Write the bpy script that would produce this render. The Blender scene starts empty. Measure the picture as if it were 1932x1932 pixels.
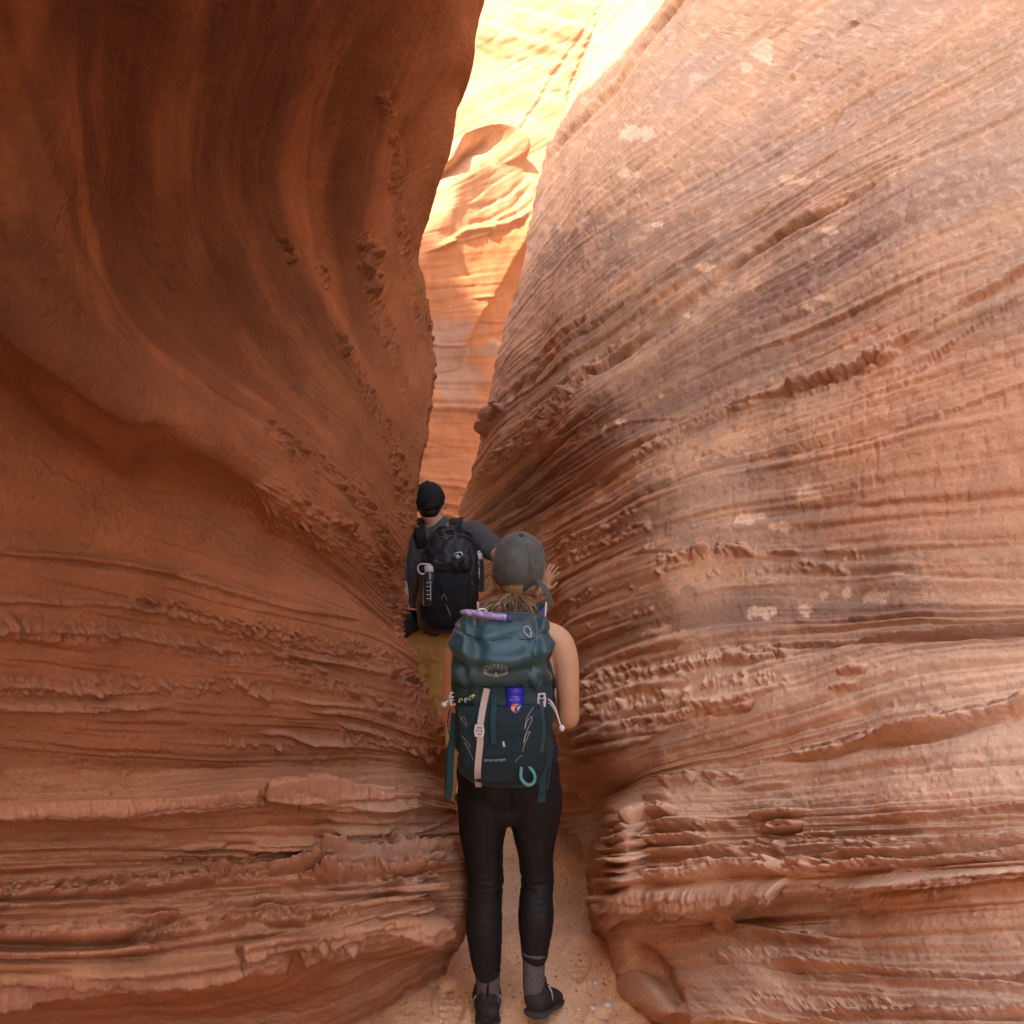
import bpy, bmesh, math, random
import numpy as np
from mathutils import Vector, Matrix, noise as mnoise
random.seed(7)
SC = bpy.context.scene
# ------------------------------------------------------------------ camera, sky, sun, exposure
CAMZ = 1.77
cd = bpy.data.cameras.new('camera'); cam = bpy.data.objects.new('camera', cd)
SC.collection.objects.link(cam); cam.location = (0, 0, CAMZ); cam.rotation_euler = (math.radians(90), 0, 0)
cd.sensor_fit = 'HORIZONTAL'; cd.sensor_width = 36; cd.lens = 18/(966/1460); cd.clip_end = 2000; cd.clip_start = 0.02
SC.camera = cam
SUN_EL, SUN_AZ = math.radians(31), math.radians(198)     # azimuth measured from +Y (north) clockwise
w = bpy.data.worlds.new("World"); SC.world = w; w.use_nodes = True
nt = w.node_tree; bg = nt.nodes['Background']
sky = nt.nodes.new('ShaderNodeTexSky'); sky.sky_type = 'NISHITA'; sky.sun_disc = False
sky.sun_elevation = SUN_EL; sky.sun_rotation = SUN_AZ; sky.altitude = 1500; sky.dust_density = 2.0
nt.links.new(sky.outputs[0], bg.inputs[0]); bg.inputs[1].default_value = 0.15
sd = bpy.data.lights.new('sun', 'SUN'); sun = bpy.data.objects.new('sun', sd); SC.collection.objects.link(sun)
sd.energy = 2.0; sd.angle = math.radians(0.5); sd.color = (1.0, 0.95, 0.87)
sdir = Vector((math.sin(SUN_AZ)*math.cos(SUN_EL), math.cos(SUN_AZ)*math.cos(SUN_EL), math.sin(SUN_EL)))
sun.rotation_euler = sdir.to_track_quat('Z', 'Y').to_euler(); sun.location = (0, 0, 30)
SC.view_settings.view_transform = 'Standard'; SC.view_settings.look = 'None'
SC.view_settings.exposure = 3.15; SC.view_settings.gamma = 1.0
SC.view_settings.use_white_balance = True; SC.view_settings.white_balance_temperature = 8700; SC.view_settings.white_balance_tint = 10
SC.render.engine = 'CYCLES'
SC.cycles.max_bounces = 10; SC.cycles.diffuse_bounces = 4; SC.cycles.glossy_bounces = 3
SC.cycles.use_denoising = True
SC.cycles.sample_clamp_indirect = 6.0
# ------------------------------------------------------------------ helpers
F = 1460.0
def W(px, py, d):
    return ((px-966)*d/F, d, CAMZ-(py-966)*d/F)
def link(o, parent=None):
    SC.collection.objects.link(o)
    if parent is not None: o.parent = parent
    return o
def tag(o, label=None, cat=None, group=None, kind=None):
    if label: o['label'] = label
    if cat: o['category'] = cat
    if group: o['group'] = group
    if kind: o['kind'] = kind
    return o
def empty(name, loc, label, cat, group=None):
    o = bpy.data.objects.new(name, None); o.location = loc; o.empty_display_size = .1
    SC.collection.objects.link(o); return tag(o, label, cat, group)
def mesh_obj(name, verts, faces, mat, parent=None, smooth=True):
    me = bpy.data.meshes.new(name); me.from_pydata([tuple(v) for v in verts], [], faces); me.update()
    if mat: me.materials.append(mat)
    if smooth: me.shade_smooth()
    o = bpy.data.objects.new(name, me); link(o)
    if parent is not None:
        bpy.context.view_layer.update()
        o.parent = parent; o.matrix_parent_inverse = Matrix.Translation(-Vector(parent.location))
    return o
def grid_obj(name, P, mat, attrs=None, flip=False, parent=None, closed_u=False):
    H, Wd = P.shape[:2]
    me = bpy.data.meshes.new(name)
    me.vertices.add(H*Wd); me.vertices.foreach_set('co', P.reshape(-1).astype(np.float32))
    idx = np.arange(H*Wd).reshape(H, Wd)
    a, b, c, d = idx[:-1, :-1], idx[:-1, 1:], idx[1:, 1:], idx[1:, :-1]
    q = np.stack([a, d, c, b] if flip else [a, b, c, d], -1).reshape(-1, 4)
    if closed_u:
        e, f, g, h = idx[:-1, -1], idx[:-1, 0], idx[1:, 0], idx[1:, -1]
        q = np.concatenate([q, np.stack([e, h, g, f] if flip else [e, f, g, h], -1)])
    n = len(q)
    me.loops.add(n*4); me.loops.foreach_set('vertex_index', q.reshape(-1).astype(np.int32))
    me.polygons.add(n); me.polygons.foreach_set('loop_start', np.arange(0, n*4, 4, dtype=np.int32))
    me.polygons.foreach_set('loop_total', np.full(n, 4, np.int32))
    me.update(calc_edges=True); me.validate()
    for k, v in (attrs or {}).items():
        if v.ndim == 3:
            at = me.color_attributes.new(k, 'FLOAT_COLOR', 'POINT')
            col = np.ones((H*Wd, 4), np.float32); col[:, :3] = v.reshape(-1, 3)
            at.data.foreach_set('color', col.reshape(-1))
        else:
            at = me.attributes.new(k, 'FLOAT', 'POINT'); at.data.foreach_set('value', v.reshape(-1).astype(np.float32))
    if mat: me.materials.append(mat)
    me.shade_smooth()
    o = bpy.data.objects.new(name, me); link(o)
    if parent is not None:
        o.parent = parent; o.matrix_parent_inverse = Matrix.Translation(-Vector(parent.location))
    return o
def sstep(a, b, x):
    t = np.clip((x-a)/(b-a+1e-12), 0, 1); return t*t*(3-2*t)
def _hash(ix, iy, seed):
    h = (ix.astype(np.int64)*374761393 + iy.astype(np.int64)*668265263 + seed*974634777) & 0x7fffffff
    h = (h ^ (h >> 13))*1274126177 & 0x7fffffff
    return (h ^ (h >> 16)) & 0xffffff
def gnoise(x, y, seed=0):
    x0 = np.floor(x); y0 = np.floor(y); fx = x-x0; fy = y-y0
    u = fx*fx*fx*(fx*(fx*6-15)+10); v = fy*fy*fy*(fy*(fy*6-15)+10)
    def g(dx, dy):
        a = _hash(x0+dx, y0+dy, seed)*(2*math.pi/0x1000000)
        return np.cos(a)*(fx-dx)+np.sin(a)*(fy-dy)
    a = g(0, 0); b = g(1, 0); c = g(0, 1); d = g(1, 1)
    return ((a*(1-u)+b*u)*(1-v)+(c*(1-u)+d*u)*v)*1.5
def fbm(x, y, seed=0, oct=4, gain=.5, lac=2.03):
    s = 0; a = 1; t = 0
    for o in range(oct):
        s = s+a*gnoise(x, y, seed+o*17); t += a; a *= gain; x = x*lac+3.1; y = y*lac+7.7
    return s/t*1.3
def cells(x, y, seed=0, jit=.9, prob=1.0):
    """distance to nearest jittered point, its random value"""
    x0 = np.floor(x); y0 = np.floor(y); best = np.full(x.shape, 9.); val = np.zeros(x.shape)
    for dx in (-1, 0, 1):
        for dy in (-1, 0, 1):
            cx = x0+dx; cy = y0+dy
            h1 = _hash(cx, cy, seed)/0x1000000; h2 = _hash(cx, cy, seed+5)/0x1000000; h3 = _hash(cx, cy, seed+11)/0x1000000
            d = np.hypot(cx+.5+(h1-.5)*jit-x, cy+.5+(h2-.5)*jit-y)
            if prob < 1: d = np.where(h3 < prob, d, 9.)
            m = d < best; best = np.where(m, d, best); val = np.where(m, h3, val)
    return best, val
def pchip(xk, Y, x):
    """Y (n, ...) at knots xk -> values at x, shape-preserving"""
    xk = np.asarray(xk, float); h = np.diff(xk); sh = (-1,)+(1,)*(Y.ndim-1)
    dl = np.diff(Y, axis=0)/h.reshape(sh)
    m = np.zeros_like(Y); w1 = (2*h[1:]+h[:-1]).reshape(sh); w2 = (h[1:]+2*h[:-1]).reshape(sh)
    ok = dl[1:]*dl[:-1] > 0
    den = w1/np.where(ok, dl[:-1], 1)+w2/np.where(ok, dl[1:], 1)
    m[1:-1] = np.where(ok, (w1+w2)/np.where(ok, den, 1), 0)
    m[0] = dl[0]; m[-1] = dl[-1]
    i = np.clip(np.searchsorted(xk, x, side='right')-1, 0, len(xk)-2)
    t = ((x-xk[i])/h[i]).reshape(sh); hh = h[i].reshape(sh)
    return (Y[i]*(2*t**3-3*t**2+1)+m[i]*hh*(t**3-2*t**2+t)+Y[i+1]*(-2*t**3+3*t**2)+m[i+1]*hh*(t**3-t**2))
def catm(xk, Y, x, tension=1.0):
    xk = np.asarray(xk, float); h = np.diff(xk); sh = (-1,)+(1,)*(Y.ndim-1)
    dl = np.diff(Y, axis=0)/h.reshape(sh); m = np.zeros_like(Y)
    hs = h.reshape(sh)
    m[1:-1] = (dl[:-1]*hs[1:]+dl[1:]*hs[:-1])/(hs[1:]+hs[:-1])*tension; m[0] = dl[0]; m[-1] = dl[-1]
    i = np.clip(np.searchsorted(xk, x, side='right')-1, 0, len(xk)-2)
    t = ((x-xk[i])/h[i]).reshape(sh); hh = h[i].reshape(sh)
    return (Y[i]*(2*t**3-3*t**2+1)+m[i]*hh*(t**3-2*t**2+t)+Y[i+1]*(-2*t**3+3*t**2)+m[i+1]*hh*(t**3-t**2))
def resample(pts, n):
    """pts list of (px,py,d) -> n 3D points, uniform in picture arc length"""
    a = np.array(pts, float); L = np.r_[0, np.cumsum(np.hypot(np.diff(a[:, 0]), np.diff(a[:, 1])))]
    # clamp the far off-frame part so that most columns lie in view
    r = catm(L, a, np.linspace(0, L[-1], n))
    return np.stack([(r[:, 0]-966)*r[:, 2]/F, r[:, 2], CAMZ-(r[:, 1]-966)*r[:, 2]/F], -1)
def normals(P):
    du = np.gradient(P, axis=1); dv = np.gradient(P, axis=0); n = np.cross(du, dv)
    return n/(np.linalg.norm(n, axis=-1, keepdims=True)+1e-12)
def smooth_axis(A, r, axis):
    if r < 1: return A
    k = np.exp(-.5*(np.arange(-2*r, 2*r+1)/r)**2); k /= k.sum()
    A = np.moveaxis(A, axis, 0); pad = np.concatenate([np.repeat(A[:1], 2*r, 0), A, np.repeat(A[-1:], 2*r, 0)])
    out = sum(k[i]*pad[i:i+len(A)] for i in range(4*r+1))
    return np.moveaxis(out, 0, axis)
def proj(P):
    y = np.maximum(P[..., 1], .05)
    return 966+P[..., 0]/y*F, 966-(P[..., 2]-CAMZ)/y*F
# a line traced on the rock: signed distance (+ = right-hand/below) and fraction along it
def line_sd(px, py, pts, reach):
    pts = np.array(pts, float)
    lo = pts.min(0)-reach; hi = pts.max(0)+reach
    m = (px > lo[0]) & (px < hi[0]) & (py > lo[1]) & (py < hi[1])
    ii = np.nonzero(m.reshape(-1))[0]
    x = px.reshape(-1)[ii]; y = py.reshape(-1)[ii]
    # densify
    L = np.r_[0, np.cumsum(np.hypot(*np.diff(pts, axis=0).T))]
    k = max(2, min(24, int(L[-1]/25))); q = catm(L, pts, np.linspace(0, L[-1], k+1))
    best = np.full(x.shape, 1e9); sd_ = np.zeros(x.shape); fr = np.zeros(x.shape)
    for j in range(k):
        ax, ay = q[j]; bx, by = q[j+1]; dx, dy = bx-ax, by-ay; l2 = dx*dx+dy*dy
        t = np.clip(((x-ax)*dx+(y-ay)*dy)/l2, 0, 1); ex = x-ax-t*dx; ey = y-ay-t*dy; d = np.hypot(ex, ey)
        c = dx*ey-dy*ex; b = d < best
        best = np.where(b, d, best); sd_ = np.where(b, np.where(c >= 0, d, -d), sd_); fr = np.where(b, (j+t)/k, fr)
    return ii, sd_, fr, L[-1]
# ------------------------------------------------------------------ materials
def mat(name, col, rough=.8, metal=0, spec=.3, noise_s=0, noise_a=0, bump=0, bump_s=100, sheen=0, trans=0):
    m = bpy.data.materials.new(name); m.use_nodes = True; n = m.node_tree.nodes; l = m.node_tree.links
    b = n['Principled BSDF']; b.inputs['Base Color'].default_value = (*col, 1); b.inputs['Roughness'].default_value = rough
    b.inputs['Metallic'].default_value = metal; b.inputs['Specular IOR Level'].default_value = spec
    if sheen: b.inputs['Sheen Weight'].default_value = sheen; b.inputs['Sheen Roughness'].default_value = .4
    if trans: b.inputs['Transmission Weight'].default_value = trans
    tc = n.new('ShaderNodeTexCoord')
    if noise_a:
        t = n.new('ShaderNodeTexNoise'); t.inputs['Scale'].default_value = noise_s; t.inputs['Detail'].default_value = 6
        l.new(tc.outputs['Object'], t.inputs['Vector'])
        r = n.new('ShaderNodeMapRange'); r.inputs[1].default_value = .3; r.inputs[2].default_value = .7
        r.inputs[3].default_value = 1-noise_a; r.inputs[4].default_value = 1+noise_a; l.new(t.outputs[0], r.inputs[0])
        mx = n.new('ShaderNodeMix'); mx.data_type = 'RGBA'; mx.blend_type = 'MULTIPLY'; mx.inputs[0].default_value = 1
        mx.inputs[6].default_value = (*col, 1); l.new(r.outputs[0], mx.inputs[7]); l.new(mx.outputs[2], b.inputs['Base Color'])
    if bump:
        t2 = n.new('ShaderNodeTexNoise'); t2.inputs['Scale'].default_value = bump_s; t2.inputs['Detail'].default_value = 5
        l.new(tc.outputs['Object'], t2.inputs['Vector'])
        bp = n.new('ShaderNodeBump'); bp.inputs['Strength'].default_value = 1; bp.inputs['Distance'].default_value = bump
        l.new(t2.outputs[0], bp.inputs['Height']); l.new(bp.outputs[0], b.inputs['Normal'])
    return m
def rock_mat(name, bump=.007, grain=.13):
    m = bpy.data.materials.new(name); m.use_nodes = True; n = m.node_tree.nodes; l = m.node_tree.links
    b = n['Principled BSDF']; b.inputs['Roughness'].default_value = .92; b.inputs['Specular IOR Level'].default_value = .12
    at = n.new('ShaderNodeVertexColor'); at.layer_name = 'Col'
    tc = n.new('ShaderNodeTexCoord')
    s1 = n.new('ShaderNodeTexNoise'); s1.inputs['Scale'].default_value = 70; s1.inputs['Detail'].default_value = 7; s1.inputs['Roughness'].default_value = .65
    s2 = n.new('ShaderNodeTexNoise'); s2.inputs['Scale'].default_value = 5; s2.inputs['Detail'].default_value = 6
    for s in (s1, s2): l.new(tc.outputs['Object'], s.inputs['Vector'])
    r1 = n.new('ShaderNodeMapRange'); r1.inputs[1].default_value = .3; r1.inputs[2].default_value = .7; r1.inputs[3].default_value = 1-grain; r1.inputs[4].default_value = 1+grain
    r2 = n.new('ShaderNodeMapRange'); r2.inputs[1].default_value = .3; r2.inputs[2].default_value = .7; r2.inputs[3].default_value = .88; r2.inputs[4].default_value = 1.12
    l.new(s1.outputs[0], r1.inputs[0]); l.new(s2.outputs[0], r2.inputs[0])
    mu = n.new('ShaderNodeMath'); mu.operation = 'MULTIPLY'; l.new(r1.outputs[0], mu.inputs[0]); l.new(r2.outputs[0], mu.inputs[1])
    mx = n.new('ShaderNodeMix'); mx.data_type = 'RGBA'; mx.blend_type = 'MULTIPLY'; mx.inputs[0].default_value = 1
    l.new(at.outputs[0], mx.inputs[6]); l.new(mu.outputs[0], mx.inputs[7]); l.new(mx.outputs[2], b.inputs['Base Color'])
    s3 = n.new('ShaderNodeTexNoise'); s3.inputs['Scale'].default_value = 160; s3.inputs['Detail'].default_value = 4
    l.new(tc.outputs['Object'], s3.inputs['Vector'])
    ad = n.new('ShaderNodeMath'); ad.operation = 'MULTIPLY_ADD'; ad.inputs[1].default_value = .35
    l.new(s3.outputs[0], ad.inputs[0]); l.new(s1.outputs[0], ad.inputs[2])
    bp = n.new('ShaderNodeBump'); bp.inputs['Strength'].default_value = .7; bp.inputs['Distance'].default_value = bump
    l.new(ad.outputs[0], bp.inputs['Height']); l.new(bp.outputs[0], b.inputs['Normal'])
    return m
ROCK = rock_mat('sandstone'); ROCKF = rock_mat('sandstone_far', .01, .12)
# ------------------------------------------------------------------ canyon walls
def vis_resample(pts, n):
    a = np.array(pts, float); seg = np.hypot(np.diff(a[:, 0]), np.diff(a[:, 1])); L = np.r_[0, np.cumsum(seg)]
    k = 600; u = np.linspace(0, L[-1], k); r = catm(L, a, u)
    inv = (r[:, 0] > -40) & (r[:, 0] < 1975) & (r[:, 1] > -40) & (r[:, 1] < 1975)
    wt = np.where(inv, 1., .16); wt = np.convolve(np.pad(wt, 15, mode='edge'), np.ones(31)/31, 'valid')
    c = np.r_[0, np.cumsum((wt[1:]+wt[:-1])/2)]; ut = np.interp(np.linspace(0, c[-1], n), c, u)
    r = catm(L, a, ut)
    return np.stack([(r[:, 0]-966)*r[:, 2]/F, r[:, 2], CAMZ-(r[:, 1]-966)*r[:, 2]/F], -1)
def wall_base(rows, gaps, ncol, nrow, ext, wrap, extra_top=None, extra_bot=None, M=56, wsm=10):
    C = []
    for i, rw in enumerate(rows):
        main = vis_resample(rw, M); e = ext(i, main[0]); wv = wrap(i, main[-1])
        C.append(np.concatenate([e, main, wv]))
    if extra_top: C = [np.array(c) for c in extra_top(C[0])]+C
    if extra_bot: C = C+[np.array(c) for c in extra_bot(C[-1])]
    C = np.stack(C); 
    t = np.r_[0, np.cumsum(gaps)]; assert len(t) == len(C), (len(t), len(C))
    ne, nw = len(e), len(wv)
    ck = np.r_[np.arange(-ne, 0), np.arange(M), M-1+np.arange(1, nw+1)*1.0]
    m1 = int(ncol*.05); m3 = int(ncol*.09)
    cs = np.r_[np.linspace(-ne, 0, m1, endpoint=False), np.linspace(0, M-1, ncol-m1-m3, endpoint=False), M-1+np.linspace(0, 1, m3)**1.5*nw]
    ts = np.linspace(0, t[-1], nrow)
    A = pchip(t, C, ts); P = np.moveaxis(catm(ck, np.moveaxis(A, 1, 0), cs, .9), 0, 1)
    P = smooth_axis(P, 5, 0)
    S = np.cumsum(np.linalg.norm(np.diff(P, axis=1, prepend=P[:, :1]), axis=-1), axis=1)
    S = S-S[:, int(m1+(ncol-m1-m3)*.6)][:, None]; S = smooth_axis(S, 12, 0)
    V = np.repeat(ts[:, None], P.shape[1], 1)
    return P, S, V
class Rock:
    """collects relief (metres, + = out of the wall) and colour masks on a wall"""
    def __init__(s, P, S, V, seed):
        s.P, s.S, s.V, s.seed = P, S, V*.0018, seed; s.px, s.py = proj(P); s.px = np.where(P[..., 1] < .3, -9e3, s.px)
        s.D = np.zeros(S.shape); s.slab = np.zeros(S.shape); s.pale = np.zeros(S.shape); s.stain = np.zeros(S.shape); s.sand = np.zeros(S.shape)
        vis = ((s.px > -30) & (s.px < 1960) & (s.py > -30) & (s.py < 1960)).astype(float)+1e-4
        dT = np.linalg.norm(np.diff(P, axis=0, prepend=P[:1]), axis=-1); dS = np.linalg.norm(np.diff(P, axis=1, prepend=P[:, :1]), axis=-1)
        s.T = np.repeat(np.cumsum((dT*vis).sum(1)/vis.sum(1))[:, None], P.shape[1], 1); s.S = np.repeat(np.cumsum((dS*vis).sum(0)/vis.sum(0))[None], P.shape[0], 0)
        pass
        s.wx = fbm(s.S*3.2, s.V*12, seed+1, 4); s.wf = fbm(s.S*14, s.T*34, seed+2, 3); s.wl = fbm(s.S*2.2, s.V*4, seed+3, 3)
        s.wg = fbm(s.S*30, s.T*60, seed+6, 4); c1, v1 = cells(s.S*11+s.wf*.6, s.T*32+s.wf*.6, seed+88, .95); c2, v2 = cells(s.S*26+s.wf*.6, s.T*62+s.wf*.6, seed+89, .95)
        s.nod = .9*(.45-c1)+.5*(.45-c2)+.5*(v1-.5)
        s.lay = s.bed(.7, 40, 91, 3)
        s.blk, s.bv = cells(s.S*4.5+s.wf*.35, s.T*20+s.wx*1.5, seed+77)
        s.blkv = s.bv
    def ledge(s, pts, wd, amp, rough=1., under=.5, ends=.22, slab=1., wob=.24, blocky=.5, top=.16):
        """slab standing out below a traced line, wd photo units thick, with an undercut"""
        ii, sd_, fr, L = line_sd(s.px, s.py, pts, wd*2.6)
        amp = amp*.46; rough = rough*.7; we = .08 if ends > .1 else .55
        f = lambda A: A.reshape(-1)[ii]
        e = sstep(0, ends, fr)*sstep(0, ends, 1-fr)
        wdl = wd*.85*(1+.45*f(s.wl)*wob*2)*(we+(1-we)*e)
        d = sd_+wd*wob*(f(s.wx)*.9+f(s.wf)*.10*rough)
        u = d/wdl
        a = amp*e*(1+.75*f(s.wl)+(f(s.blkv)-.5)*min(blocky, .7)*.8)
        p = sstep(-top, .12, u)*(1-sstep(.86, 1.06, u))
        un = sstep(.9, 1.15, u)*(1-sstep(1.2, 2.1, u))
        h = a*(p*(1+.08*f(s.wf)*rough)-under*un*.8)+p*(.35+.65*e)*(.007*rough*f(s.nod)+.006*f(s.wg))*min(wd/12, 1.6)+p*a*(.34 if wd > 11 else .15)*np.tanh(f(s.lay)/.25)
        # a bedding seam or two through thick slabs
        if wd > 16: h -= a*.35*np.exp(-((u-.5-.2*f(s.wx))/.045)**2)*sstep(-.1, .2, f(s.wl)+.1)
        Dr = s.D.reshape(-1); Dr[ii] += h
        Sl = s.slab.reshape(-1); Sl[ii] = np.maximum(Sl[ii], p*e*slab)
    def crack(s, pts, wd, amp, wob=.6, lip=.4, ends=.1, gate=0):
        ii, sd_, fr, L = line_sd(s.px, s.py, pts, wd*5)
        f = lambda A: A.reshape(-1)[ii]
        e = sstep(0, ends, fr)*sstep(0, ends, 1-fr)*sstep(-.5+gate, .1+gate, f(s.wl)+.3*f(s.wx)+.2)
        amp = amp*.55; wd = wd*.6; u = (sd_+wd*wob*(f(s.wx)*2.4+f(s.wf)*.6))/wd
        s.D.reshape(-1)[ii] += amp*e*(-np.exp(-u*u)+lip*np.exp(-((u+1.8)/1.0)**2))
    def nodules(s, pts, wd, amp, size=.022, prob=.6, flat=1.8, slab=.6):
        ii, sd_, fr, L = line_sd(s.px, s.py, pts, wd*1.6)
        f = lambda A: A.reshape(-1)[ii]
        S_, V_ = f(s.S), f(s.T)
        m = np.exp(-(sd_/(wd*.6))**2)*sstep(0, .05, fr)*sstep(0, .05, 1-fr)
        h = np.zeros(len(ii))
        for k, (sz, pr) in enumerate(((size, prob), (size*.55, prob*1.1), (size*1.9, prob*.35))):
            c, v = cells(S_/(sz*flat)+.25*f(s.wf), V_/sz+.2*f(s.wf), s.seed+31*k+int(abs(pts[0][0])), .9, pr)
            r = .22+.32*v/pr
            h = np.maximum(h, sz/size*np.sqrt(np.clip(1-(c/r)**2, 0, 1)))
        gate = sstep(.14, .34, m*(1+.6*f(s.wl)+.4*f(s.wx)))
        s.D.reshape(-1)[ii] += 1.3*amp*h*gate*(1+.4*f(s.wf))
        Sl = s.slab.reshape(-1); Sl[ii] = np.maximum(Sl[ii], slab*gate*(h > .1))
    def blotch(s, cx, cy, rx, ry, which='pale', a=1., thr=.35):
        m = (np.abs(s.px-cx) < rx*1.7) & (np.abs(s.py-cy) < ry*1.7); ii = np.nonzero(m.reshape(-1))[0]
        x = s.px.reshape(-1)[ii]; y = s.py.reshape(-1)[ii]
        r = np.hypot((x-cx)/rx, (y-cy)/ry)+.9*fbm(x/28, y/22, int(cx)+3, 5, .6)
        A = getattr(s, which).reshape(-1); A[ii] = np.maximum(A[ii], a*sstep(thr+.62, thr+.30, r))
    def bulge(s, pts, wd, amp, side=0, soft=1.):
        ii, sd_, fr, L = line_sd(s.px, s.py, pts, wd*2.5)
        e = sstep(0, .2, fr)*sstep(0, .2, 1-fr); u = sd_/wd
        if side == 0: p = np.exp(-u*u)
        else: u = u*side; p = sstep(-.12, .05, u)*np.exp(-np.clip(u, 0, 9)**1.3*1.5)
        s.D.reshape(-1)[ii] += amp*p*e
    def bed(s, fs, fv, seed, oct=4):
        """long-drawn noise that follows the beds: high frequency across, hardly any along"""
        n = 0; a = 1; t = 0; V_ = s.V+.004*s.wl+.0015*s.wx
        for o in range(oct): n = n+a*gnoise(s.S*fs*1.3**o+o*7.7, V_*fv*2.1**o+3.3*o, s.seed+seed+o*13); t += a; a *= .6
        return n/t*1.5
    def laminae(s, amp, mask, fv=26, fs=1.1, seed=0, sharp=.25):
        n = s.bed(fs*.45, fv*.8, seed)
        s.D += amp*(np.tanh(n/sharp)*.5+n*.5)*mask
    def partings(s, amp, mask, fv, fs, seed, w=.035, thr=.0):
        """thin dark partings between beds: one side stands a little proud"""
        n = s.bed(fs, fv, seed, 2); g = sstep(thr-.15, thr+.25, fbm(s.S*.7, s.V*fv*.5, s.seed+seed+50, 3)+.25)
        s.D += mask*g*amp*(-np.exp(-((n+.10*s.wf*.3)/w)**2)+.55*np.tanh(n/.07)*np.exp(-(n/.35)**2))
    def sandy(s):
        pass
def finish(rk, name, mat_, base, flip, tint):
    D = rk.D.copy(); k_ = np.array([.25, .5, .25])
    D = .45*D+.55*smooth_axis(smooth_axis(D, 1, 0), 1, 1)
    N = normals(smooth_axis(smooth_axis(rk.P, 4, 0), 4, 1))
    if flip: N = -N
    Q = rk.P+N*D[..., None]
    N2 = normals(Q)*(-1 if flip else 1)
    up = N2[..., 2]
    col = tint(rk, up)
    return Q, col
def mixc(c, d, m):
    return c*(1-m[..., None])+np.array(d)*m[..., None]

# ---- left wall: traced bedding lines, each point (x, y, metres ahead)
LR = [
 [(938,-90,4.2),(915,0,4.2),(895,100,4.3),(862,180,4.4),(850,250,4.4),(824,340,4.4),(803,400,4.4),(790,480,4.35),(785,560,4.3)],
 [(890,-100,3.8),(858,0,3.85),(820,110,3.95),(780,190,4.0),(749,258,4.0),(737,325,4.0),(751,416,4.05),(771,496,4.1),(788,580,4.15),(803,640,4.2)],
 [(832,-110,3.4),(800,0,3.45),(765,130,3.5),(725,240,3.5),(696,317,3.5),(684,397,3.5),(702,530,3.6),(742,630,3.75),(785,700,4.0),(818,730,4.12)],
 [(735,-120,2.93),(700,0,3.0),(648,100,3.05),(605,200,3.05),(583,300,3.05),(590,400,3.1),(615,520,3.2),(665,630,3.35),(725,730,3.55),(780,790,3.8),(813,815,4.0)],
 [(605,-130,2.48),(560,0,2.55),(515,120,2.6),(487,250,2.6),(485,350,2.65),(515,440,2.7),(557,540,2.85),(620,660,3.05),(700,780,3.3),(760,860,3.6),(795,900,3.85)],
 [(412,-130,2.03),(370,100,2.1),(350,280,2.15),(365,430,2.2),(420,550,2.35),(500,680,2.6),(600,800,2.9),(690,920,3.2),(750,990,3.5),(776,1020,3.7)],
 [(132,-150,1.57),(140,0,1.6),(160,250,1.7),(200,450,1.8),(275,620,1.95),(398,735,2.2),(549,835,2.55),(659,944,2.95),(723,1025,3.25),(765,1105,3.6)],
 [(-350,-300,1.3),(-200,100,1.35),(-50,430,1.45),(80,600,1.55),(240,745,1.8),(356,822,1.98),(433,872,2.15),(549,950,2.5),(650,1040,2.85),(763,1150,3.5)],
 [(-400,500,1.5),(-200,650,1.65),(0,780,1.85),(240,915,2.2),(400,965,2.4),(550,1030,2.68),(680,1120,3.0),(762,1190,3.42)],
 [(-400,900,1.6),(-100,980,1.85),(240,1054,2.2),(433,1106,2.42),(626,1154,2.75),(723,1190,2.98),(786,1235,3.2)],
 [(-400,1100,1.65),(-100,1140,1.88),(240,1183,2.22),(368,1202,2.4),(497,1222,2.55),(626,1245,2.75),(723,1270,2.9),(798,1300,3.1)],
 [(-400,1280,1.65),(-100,1300,1.92),(240,1330,2.28),(500,1345,2.6),(700,1370,2.8),(838,1400,2.95)],
 [(-400,1430,1.65),(-100,1440,1.95),(240,1450,2.32),(500,1450,2.64),(680,1445,2.8),(775,1450,2.9),(838,1465,3.05)],
 [(-400,1520,1.6),(-100,1515,1.88),(240,1508,2.2),(500,1500,2.42),(700,1497,2.56),(785,1500,2.7),(842,1520,2.98)],
 [(-400,1620,1.6),(-100,1610,1.9),(240,1600,2.24),(500,1597,2.46),(700,1590,2.6),(800,1580,2.7),(858,1575,2.92)],
 [(-400,1720,1.6),(-100,1705,1.86),(240,1690,2.18),(500,1675,2.38),(700,1655,2.47),(820,1640,2.56),(882,1635,2.86)],
 [(-400,1840,1.55),(-100,1840,1.82),(240,1838,2.08),(420,1825,2.2),(560,1790,2.3),(700,1750,2.4),(820,1720,2.52),(886,1710,2.84)],
 [(-400,1930,1.75),(-100,1925,2.0),(240,1910,2.27),(420,1895,2.38),(560,1860,2.46),(700,1815,2.56),(820,1785,2.67),(882,1780,2.84)],
 [(-400,2260,2.0),(-100,2170,2.146),(240,2085,2.309),(420,2050,2.384),(560,1992,2.519),(690,1925,2.695),(780,1885,2.812),(848,1840,2.957)],
]
LR = [[(x, y, d*(1-(.10 if i == 0 else .28)*min(max((520-y)/620, 0), 1.1)**1.2)) for x, y, d in r] for i, r in enumerate(LR)]
LG = [70,90,70, 90,80,90,110,150,200,150,120,110,90,90,100,80,90,90,100,80,110,60]
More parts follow.
